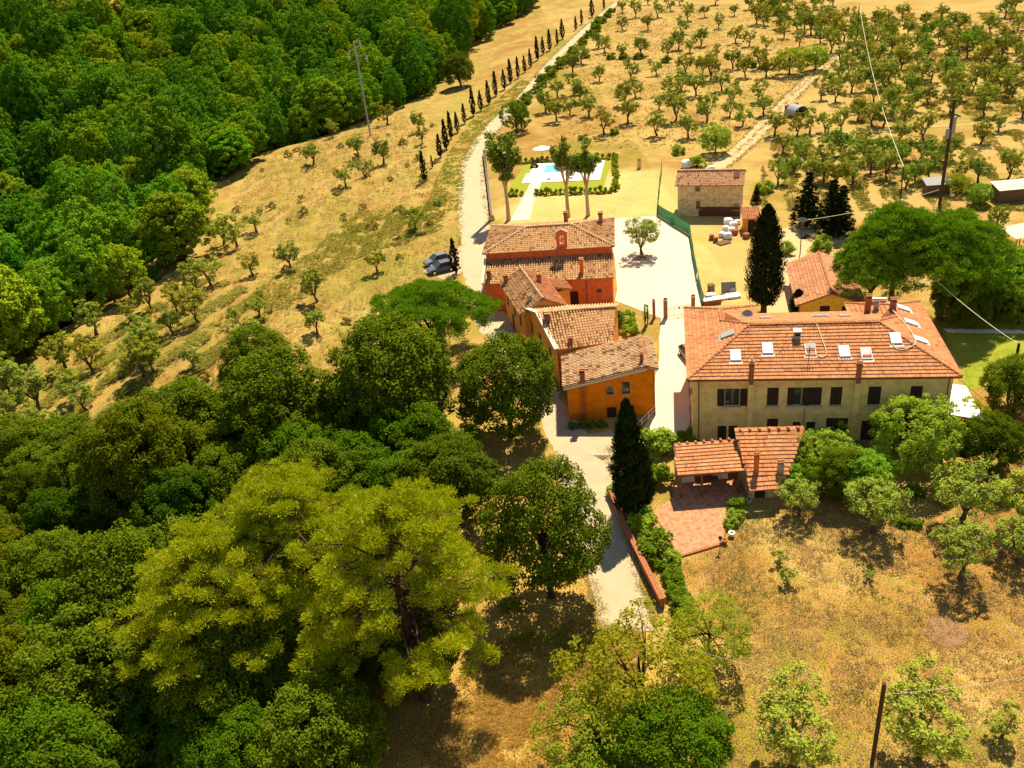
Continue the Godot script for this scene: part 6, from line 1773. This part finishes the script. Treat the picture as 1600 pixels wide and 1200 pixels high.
	for i in 16: ph.append(Vector2(21.46, -147.68).lerp(Vector2(24.32, -165.62), i / 15.0))
	for i in 19: ph.append(Vector2(5.65, -170.71).lerp(Vector2(24.22, -166.54), i / 18.0))
	for i in ph.size():
		if i > 2 and i < 5: continue
		plant(hedgep, "hedge_plant", ph[i].x, ph[i].y, rng.randf_range(1.2, 1.9), rng.randf() * TAU, "young hedge plant in the row round the pool lawn", "hedge", "young hedge round the pool lawn", 1)
	var gh := PackedVector2Array([Vector2(32.2, -270.8), Vector2(38.7, -264.0), Vector2(42.0, -261.8), Vector2(45.7, -259.4), Vector2(51.9, -250.4), Vector2(59.4, -243.3), Vector2(60.9, -242.4), Vector2(67.9, -235.7), Vector2(69.8, -232.3), Vector2(72.3, -228.5)])
	for p in gh: plant(sh[rng.randi() % 3], "hedge_plant", p.x, p.y, 1.4, rng.randf() * TAU, "dark clump in the broken hedge across the upper grove", "hedge", "broken hedge in the grove")
	var dh := []
	for i in 26: dh.append(Vector2(9.27, -214.9).lerp(Vector2(52.41, -352.43), i / 25.0))
	for p in dh: plant(sh[rng.randi() % 3], "hedge_plant", p.x + rng.randf_range(-1, 1), p.y, rng.randf_range(1.1, 2.0), rng.randf() * TAU, "bushy hedge plant between the drive and the olive grove", "hedge", "hedge along the drive", [0, 4, 1][rng.randi() % 3])
	# rank weeds on the dry slope
	rng.seed = 4242
	for i in 60:
		var px := rng.randf()
		var x := rng.randf_range(-62, -8)
		var z := rng.randf_range(-215, -95)
		if wood_edge(z) - x > -2: continue
		plant(dry, "dry_weed", x, z, rng.randf_range(0.5, 1.3), px * TAU, "dry straw-coloured weed clump on the slope", "weed", "dry weeds on the slope", rng.randi() % 3)
	# palm and yuccas in the bed by the gate
	for q in [[13.65, -95.68, 2.6, 1.0, "small fan palm by the middle house's yellow end wall"], [16.71, -95.41, 3.0, 0.5, "tall yucca in the bed behind the gate pillar"], [17.23, -96.51, 2.4, 0.45, "shorter yucca in the bed behind the gate pillar"], [10.09, -103.9, 2.6, 0.4, "spiky cactus column by the red house door"]]:
		spiky(q[0], q[1], q[2], q[3], q[4])
	# bare dead tree
	rng.seed = 5
	var dead := MB.new()
	limb(dead, V(0, 0, 0), V(0.3, 5.5, 0), 0.12, 0.07)
	for i in 12:
		var a := rng.randf() * TAU
		var e := V(0.3 + cos(a) * 1.5, 5.2 + rng.randf() * 1.8, sin(a) * 1.5)
		limb(dead, V(0.25, 3.5 + rng.randf() * 2.0, 0), e, 0.06, 0.015, 0.2, 4)
		limb(dead, e.lerp(V(0.2, 5, 0), 0.4), e + rdir() * 0.9, 0.03, 0.01, 0.2, 4)
	var dt := thing("dead_tree", "bare bleached dead tree between the dark wood and the pines", "tree", on(-31.11, -51.22))
	obj("branches", dead, M.bark_dead, dt)

func spiky(x: float, z: float, hh: float, r: float, label: String):
	var t := thing("palm" if r > 0.8 else "yucca", label, "palm" if r > 0.8 else "yucca", on(x, z))
	pipe(t, [V(0, 0, 0), V(0.03, hh * 0.6, 0)], 0.12 if r > 0.8 else 0.08, M.bark, "trunk")
	rng.seed = int(x * 100)
	var mb := MB.new()
	for i in 110:
		var y := hh * (rng.randf_range(0.55, 0.75) if r > 0.8 else rng.randf_range(0.15, 0.95))
		var d := rdir()
		d.y = absf(d.y) * 0.9 + (0.0 if r > 0.8 else 0.6)
		d = d.normalized()
		var e := V(0, y, 0) + d * r * rng.randf_range(0.7, 1.2) + V(0, -0.15 * r, 0)
		var s := d.cross(Vector3.UP).normalized() * 0.05
		var c := Color(0.07, 0.13, 0.02).lerp(Color(0.15, 0.2, 0.04), rng.randf())
		mb.quad(V(0, y, 0) - s * 0.4, V(0, y, 0) + s * 0.4, V(0, y, 0) + d * r * 0.6 + s, V(0, y, 0) + d * r * 0.6 - s, c)
		mb.tri(V(0, y, 0) + d * r * 0.6 - s, V(0, y, 0) + d * r * 0.6 + s, e, c)
	obj("fronds", mb, M.leaf, t)

var NEAR := PackedVector2Array([Vector2(-60.7, -81.8), Vector2(-51.6, -80.8), Vector2(-39.9, -74.9), Vector2(-29.8, -69.0), Vector2(-20.3, -67.4), Vector2(-14.8, -60.9), Vector2(-7.0, -55.5), Vector2(-5.0, -48.2), Vector2(-6.0, -44.7), Vector2(-9.5, -41.3), Vector2(-10.9, -35.2), Vector2(-26.1, -32.1), Vector2(-43.6, -41.3)])
func build_wood():
	# valley wood: single trees where they show largest, one mass beyond
	var WOODC := [[Color(0.125, 0.291, 0.012), Color(0.189, 0.351, 0.014), Color(0.277, 0.381, 0.025)], [Color(0.213, 0.320, 0.012), Color(0.277, 0.381, 0.014), Color(0.352, 0.397, 0.025)], [Color(0.063, 0.213, 0.014), Color(0.108, 0.275, 0.016), Color(0.189, 0.320, 0.025)]]
	var kinds := []
	for i in 6: kinds.append(broadleaf(2000 + i, 11.0, 4.4, 0.6, 260, 50, 0.2, WOODC[i % 3], M.leaf_wood, 0.145, 0.08))
	rng.seed = 31
	var spots := []
	var z := -36.0
	while z > -560.0:
		var step := 5.0 + maxf(0.0, -z - 150.0) * 0.003
		var x := -0.52 * absf(z) - 26.0
		while x < wood_edge(z) - 1.5:
			var px := x + rng.randf_range(-0.4, 0.4) * step
			var pz := z + rng.randf_range(-0.4, 0.4) * step
			x += step
			if wood_edge(pz) - px < 2.5: continue
			if rng.randf() < 0.10: continue
			if inpoly(px, pz, CLEAR_A) or inpoly(px, pz, CLEAR_B): continue
			spots.append(Vector3(px, pz, step))
		z -= step
	# the near wood on the lower slope
	z = -33.0
	while z > -92.0:
		var x := -64.0
		while x < -2.0:
			var px := x + rng.randf_range(-1.5, 1.5)
			var pz := z + rng.randf_range(-1.5, 1.5)
			x += 4.2
			if wood_edge(pz) - px > 2.5: continue
			if not inpoly(px, pz, NEAR): continue
			spots.append(Vector3(px, pz, 4.6))
		z -= 4.2
	spots.sort_custom(func(a, b): return Vector2(a.x, a.y).length() < Vector2(b.x, b.y).length())
	var rest := []
	for i in spots.size():
		var s: Vector3 = spots[i]
		if i < 290:
			var near: bool = s.y > -95.0
			var pick := int(clampf((nz(s.x, s.y, 3.5) * 1.6 + 0.5) * 3.0 + rng.randf_range(-0.9, 0.9), 0, 2.99))
			var big := 1.0 + nz(s.x + 500, s.y, 6.0) * 0.6
			plant(oak[rng.randi() % 4] if near else kinds[pick + 3 * (rng.randi() % 2)], "woodland_tree", s.x, s.y, big * rng.randf_range(0.55, 1.3) * (0.72 if near else 1.0) * s.z / 5.6, rng.randf() * TAU, "leafy tree of the near wood beside the yellow pines" if near else "leafy tree of the valley wood below the dry slope", "tree", "near wood" if near else "valley wood", [0, 1, 2, 3, 0, 5, 0][rng.randi() % 7], rng.randf_range(0.75, 1.4))
		else: rest.append(s)
	var per := 6
	var kind_of := []
	for s in rest: kind_of.append(int(clampf((nz(s.x, s.y, 3.5) * 1.6 + 0.5) * 3.0 + rng.randf_range(-0.9, 0.9), 0, 2.99)) + 3 * (rng.randi() % 2))
	for k in per:
		var mm := MultiMesh.new()
		mm.transform_format = MultiMesh.TRANSFORM_3D
		mm.use_colors = true
		mm.mesh = kinds[k].get_node("crown").mesh
		var n := 0
		for i in rest.size():
			if kind_of[i] == k: n += 1
		mm.instance_count = n
		n = 0
		for i in rest.size():
			if kind_of[i] != k: continue
			var s: Vector3 = rest[i]
			var g := rng.randf_range(0.5, 1.3) * s.z / 5.4 * (1.0 + nz(s.x + 500, s.y, 6.0) * 0.6)
			mm.set_instance_transform(n, Transform3D(Basis(Vector3.UP, rng.randf() * TAU).scaled(V(g, g * rng.randf_range(0.75, 1.45), g)), on(s.x, s.y, -0.5)))
			var c := Color(1, 1, 1).lerp(Color(1.1, 0.92, 0.7), rng.randf()).lerp(Color(0.6, 0.75, 0.7), rng.randf() * 0.7)
			mm.set_instance_color(n, c)
			n += 1
		var o := MultiMeshInstance3D.new()
		o.multimesh = mm
		o.name = "far_wood" if k == 0 else "far_wood_%03d" % k
		add_child(o)
		tag(o, ["far green wood covering the opposite hillside", "yellowish trees mixed through the far hillside wood", "dark trees mixed through the far hillside wood", "fresh green trees mixed through the far hillside wood", "olive-toned trees mixed through the far hillside wood", "bluish green trees mixed through the far hillside wood"][k], "wood", "", "stuff")

func build_roads():
	strip("gravel_drive", PackedVector2Array([Vector2(-1.2, -98.7), Vector2(-2.7, -112.9), Vector2(-3.0, -127.1), Vector2(-3.1, -142.3), Vector2(-3.0, -160.0), Vector2(-2.2, -179.0), Vector2(2.4, -201.9), Vector2(11.5, -229.4), Vector2(18.8, -257.2), Vector2(28.8, -290.1), Vector2(44.3, -337.0), Vector2(58.9, -377.6)]), [3.4, 4.4, 5.2, 4.2, 3.7, 3.5, 3.3, 3.2, 3.2, 3.2, 3.2, 3.2], M.road, 0.03, Color.WHITE)
	strip("shaded_lane", PackedVector2Array([Vector2(-2.1, -108.5), Vector2(-0.2, -95.8), Vector2(2.5, -85.0), Vector2(4.3, -77.2), Vector2(5.2, -71.7)]), [3.6, 3.4, 3.0, 3.0, 4.0], M.road, 0.034, Color.WHITE)
	sheet("parking_ground", PackedVector2Array([Vector2(-3.6, -132.8), Vector2(-11.1, -121.4), Vector2(-7.3, -116.5), Vector2(-3.1, -122.4)]), M.road, 0.026, Color(0.95, 0.9, 0.85))
	strip("access_road", PackedVector2Array([Vector2(10.8, -71.7), Vector2(6.0, -71.0), Vector2(6.0, -66.8), Vector2(6.2, -59.7), Vector2(6.3, -54.0), Vector2(6.5, -47.0)]), [4.0, 5.6, 5.2, 4.6, 4.0, 3.6], M.road, 0.042, Color(0.95, 0.95, 0.95))
	strip("concrete_lane", PackedVector2Array([Vector2(22.0, -100.2), Vector2(19.4, -90.0), Vector2(17.0, -81.6), Vector2(15.1, -74.3), Vector2(12.7, -70.2)]), [4.4, 4.2, 3.6, 3.8, 4.5], M.concrete, 0.048, Color.WHITE, 0.1)
	sheet("concrete_yard", PackedVector2Array([Vector2(14.4, -103.9), Vector2(19.0, -97.4), Vector2(24.2, -98.6), Vector2(24.9, -101), Vector2(27.0, -113), Vector2(28.3, -123.3), Vector2(25.6, -133.0), Vector2(17.5, -134.5), Vector2(16.6, -118.0), Vector2(15.2, -107.0)]), M.concrete, 0.038, Color.WHITE)
	strip("dirt_track", PackedVector2Array([Vector2(39.1, -152.1), Vector2(44.2, -159.0), Vector2(50.4, -168.1), Vector2(61.9, -187.0), Vector2(76.0, -209.9), Vector2(95.1, -237.2)]), [3.4, 3.4, 3.2, 3.0, 2.8, 2.6], M.dirt, 0.03, Color(1.05, 1.02, 1.0))
	strip("sandy_yard", PackedVector2Array([Vector2(32.9, -95.0), Vector2(36.7, -105.8), Vector2(40.9, -116.2), Vector2(44.8, -119.6), Vector2(47.2, -114.1)]), [3.4, 3.6, 5.5, 6.5, 5.0], M.dirt, 0.03, Color(1.15, 1.15, 1.2))
	strip("terrace_bank", PackedVector2Array([Vector2(53.8, -169.4), Vector2(66.1, -167.2), Vector2(77.3, -164.9), Vector2(88.3, -162.7), Vector2(100.7, -160.2)]), [1.6, 1.6, 1.8, 1.6, 1.6], M.dirt, 0.03, Color(0.7, 0.75, 0.55))
	strip("footpath", PackedVector2Array([Vector2(131.4, -242.4), Vector2(141.4, -248.4), Vector2(155.7, -256.8)]), [2.0, 2.0, 2.0], M.dirt, 0.03, Color(0.4, 0.36, 0.3))
	sheet("garden_lawn", PackedVector2Array([Vector2(49.1, -88.1), Vector2(60.4, -86.2), Vector2(53.8, -75.0), Vector2(48.3, -74.3), Vector2(44.8, -73.6), Vector2(46.3, -78.1)]), M.grass, 0.012, Color(1.15, 1.1, 1.0))
	# bed round the yard olive
	var b := PackedVector2Array()
	for i in 20: b.append(Vector2(20.09, -116.78) + Vector2(cos(TAU * i / 20), sin(TAU * i / 20)) * 0.9)
	sheet("planting_bed", b, M.clay, 0.046, Color.WHITE)

func _ready():
	# camera
	var cam := Camera3D.new()
	cam.name = "camera"
	var p := deg_to_rad(29.8)
	var r := deg_to_rad(6.6)
	var u0 := Vector3(0, cos(p), -sin(p))
	var right := Vector3.RIGHT * cos(r) - u0 * sin(r)
	var up := Vector3.RIGHT * sin(r) + u0 * cos(r)
	cam.transform = Transform3D(Basis(right, up, right.cross(up)), Vector3(0, 49, 0))
	cam.fov = 46.69
	cam.far = 4000
	cam.near = 0.5
	add_child(cam)
	cam.make_current()
	# sky and exposure
	var we := WorldEnvironment.new()
	we.name = "world_environment"
	var env := Environment.new()
	env.background_mode = Environment.BG_SKY
	var sm := ProceduralSkyMaterial.new()
	sm.sky_top_color = Color(0.42, 0.50, 0.62)
	sm.sky_horizon_color = Color(0.92, 0.84, 0.70)
	sm.sky_curve = 0.12
	sm.ground_bottom_color = Color(0.25, 0.22, 0.15)
	sm.ground_horizon_color = Color(0.55, 0.55, 0.5)
	sm.energy_multiplier = 0.75
	var sky := Sky.new()
	sky.sky_material = sm
	env.sky = sky
	env.tonemap_mode = Environment.TONE_MAPPER_LINEAR
	env.tonemap_exposure = 1.68
	env.sdfgi_enabled = true
	env.ssao_enabled = true
	env.ssil_enabled = true
	we.environment = env
	add_child(we)
	# sun, high and behind the houses
	var sun := DirectionalLight3D.new()
	sun.name = "sun"
	var el := deg_to_rad(56.0)
	var dir := Vector3(-0.42 * cos(el), -sin(el), 0.907 * cos(el))
	sun.look_at_from_position(Vector3.ZERO, dir, Vector3.UP)
	sun.light_energy = 1.6
	sun.light_color = Color(1.0, 0.94, 0.81)
	sun.light_angular_distance = 0.5
	sun.shadow_enabled = true
	add_child(sun)
	noise.seed = 3
	noise.frequency = 0.01
	noise.fractal_octaves = 3
	build_materials()
	build_ground()
	build_roads()
	build_yellow_house()
	build_chapel_house()
	build_link_range()
	build_middle_house()
	build_orange_house()
	build_garden_house()
	build_ruin()
	build_brown_shed()
	build_sheds()
	build_pool()
	build_fence()
	build_walls()
	build_debris()
	build_poles()
	build_car("slate blue hatchback parked on the gravel by the cypress", M.paint_blue, -8.26, -120.56, -72.0)
	build_car("silver grey hatchback parked beyond the blue car", M.paint_grey, -8.87, -123.71, -68.0)
	build_car("dark maroon car tucked behind the farmhouse corner", M.paint_maroon, 20.18, -86.36, 8.0)
	build_vegetation()
	build_wood()
	var meadow := PackedVector2Array([Vector2(11.6, -53.9), Vector2(16.1, -55.4), Vector2(17.7, -59.3), Vector2(22.6, -59.3), Vector2(30.4, -57.0), Vector2(46.8, -63.1), Vector2(28.3, -31.5), Vector2(8.7, -34.0), Vector2(13.0, -42.4), Vector2(13.1, -47.9)])
	tufts("dry_meadow_grass", "dry straw-coloured grass of the meadow below the houses", meadow, 22000, 0.20, [Color(0.42, 0.27, 0.09), Color(0.56, 0.40, 0.17), Color(0.26, 0.23, 0.045)], M.straw)
	var verge := PackedVector2Array([Vector2(-6.9, -36.1), Vector2(-9.5, -40.3), Vector2(-4.1, -47.4), Vector2(2.8, -49.2), Vector2(7.3, -47.5), Vector2(5.3, -34.5)])
	tufts("golden_verge_grass", "tall golden grass on the verge below the road end", verge, 9000, 0.30, [Color(0.46, 0.28, 0.06), Color(0.58, 0.38, 0.10), Color(0.34, 0.28, 0.04)], M.straw)
	var field := PackedVector2Array([Vector2(-66, -104), Vector2(-50, -140), Vector2(-52, -205), Vector2(-20, -235), Vector2(-8, -160), Vector2(-6, -120), Vector2(-14, -88), Vector2(-50, -78)])
	tufts("dry_slope_grass", "dry grass tufts across the slope below the drive", field, 16000, 0.32, [Color(0.44, 0.30, 0.10), Color(0.55, 0.40, 0.16), Color(0.27, 0.26, 0.05)], M.straw)
	var gl := PackedVector2Array([Vector2(49.1, -88.1), Vector2(60.4, -86.2), Vector2(53.8, -75.0), Vector2(48.3, -74.3), Vector2(44.8, -73.6), Vector2(46.3, -78.1)])
	tufts("lawn_grass", "short green grass of the garden lawn", gl, 6000, 0.12, [Color(0.24, 0.29, 0.03), Color(0.32, 0.36, 0.045), Color(0.38, 0.36, 0.06)], M.straw)
	var weeds := PackedVector2Array([Vector2(51.9, -165.1), Vector2(100.4, -154.6), Vector2(78.3, -116.8), Vector2(53.5, -125.6), Vector2(41.3, -129.9)])
	tufts("row_weeds", "rank green weeds between the tilled olive rows", weeds, 14000, 0.42, [Color(0.26, 0.27, 0.04), Color(0.36, 0.33, 0.07), Color(0.46, 0.34, 0.11)], M.straw, Vector2(1.21, 0.3))
	var upper := PackedVector2Array([Vector2(71.2, -170.9), Vector2(105.3, -163.0), Vector2(160.8, -257.8), Vector2(122.3, -291.4)])
	tufts("upper_row_weeds", "tall weeds and dry grass in the upper olive rows", upper, 18000, 0.55, [Color(0.27, 0.27, 0.04), Color(0.40, 0.34, 0.07), Color(0.50, 0.33, 0.09)], M.straw, Vector2(0.9, 0.29))
	var grovep := PackedVector2Array([Vector2(12.0, -180.2), Vector2(44.3, -163.8), Vector2(89.0, -229.0), Vector2(122.3, -307.3), Vector2(54.7, -359.6)])
	tufts("grove_grass", "thin dry grass under the grove olives", grovep, 12000, 0.42, [Color(0.42, 0.32, 0.09), Color(0.52, 0.38, 0.14), Color(0.27, 0.27, 0.05)], M.straw)
	var lowslope := PackedVector2Array([Vector2(-57.7, -85.2), Vector2(-42.9, -84.7), Vector2(-31.5, -92.9), Vector2(-31.9, -116.8), Vector2(-45.7, -134.6), Vector2(-53.9, -127.3), Vector2(-60.7, -114.0), Vector2(-65.5, -102.6)])
	tufts("slope_weeds", "green weeds among the olives low on the dry slope", lowslope, 13000, 0.42, [Color(0.28, 0.28, 0.04), Color(0.38, 0.35, 0.07), Color(0.24, 0.26, 0.03)], M.straw, Vector2(1.03, 0.5))
	var bank := PackedVector2Array([Vector2(-11.9, -148.7), Vector2(-5.1, -146.3), Vector2(-4.1, -172.9), Vector2(1.8, -205.8), Vector2(14.2, -243.9), Vector2(12.1, -250.1), Vector2(-2.6, -209.1), Vector2(-7.7, -183.8)])
	tufts("drive_verge_grass", "fresh green grass strip between the cypress row and the drive", bank, 6000, 0.34, [Color(0.26, 0.32, 0.03), Color(0.36, 0.38, 0.05), Color(0.44, 0.40, 0.10)], M.straw)
	var mid := PackedVector2Array([Vector2(-36.9, -118.7), Vector2(-23.4, -153.0), Vector2(-14.2, -149.5), Vector2(-7.5, -157.8), Vector2(-8.5, -137.9), Vector2(-21.3, -130.7), Vector2(-29.6, -114.0)])
	tufts("slope_green_band", "green band of grass across the middle of the dry slope", mid, 7000, 0.36, [Color(0.28, 0.30, 0.035), Color(0.38, 0.35, 0.06), Color(0.30, 0.30, 0.04)], M.straw)
	verge_tufts("drive_edge_grass", "ragged grass creeping over both edges of the gravel drive", PackedVector2Array([Vector2(-3.0, -127.1), Vector2(-3.1, -142.3), Vector2(-3.0, -160.0), Vector2(-2.2, -179.0), Vector2(2.4, -201.9), Vector2(11.5, -229.4), Vector2(18.8, -257.2), Vector2(28.8, -290.1), Vector2(44.3, -337.0), Vector2(58.9, -377.6)]), [5.2, 4.2, 3.7, 3.5, 3.3, 3.2, 3.2, 3.2, 3.2, 3.2], 3500)
	verge_tufts("road_edge_grass", "ragged grass along both edges of the access road", PackedVector2Array([Vector2(6.0, -71.0), Vector2(6.0, -66.8), Vector2(6.2, -59.7), Vector2(6.3, -54.0), Vector2(6.5, -47.0)]), [5.6, 5.2, 4.6, 4.0, 3.6], 1500)
	verge_tufts("track_edge_grass", "dry grass along both edges and the crown of the dirt track", PackedVector2Array([Vector2(39.1, -152.1), Vector2(44.2, -159.0), Vector2(50.4, -168.1), Vector2(61.9, -187.0), Vector2(76.0, -209.9), Vector2(95.1, -237.2)]), [3.4, 3.4, 3.2, 3.0, 2.8, 2.6], 1800)
	verge_tufts("track_crown_grass", "dry grass strip between the wheel ruts of the track", PackedVector2Array([Vector2(44.2, -159.0), Vector2(50.4, -168.1), Vector2(61.9, -187.0), Vector2(76.0, -209.9), Vector2(95.1, -237.2)]), [0.1, 0.1, 0.1], 1000)
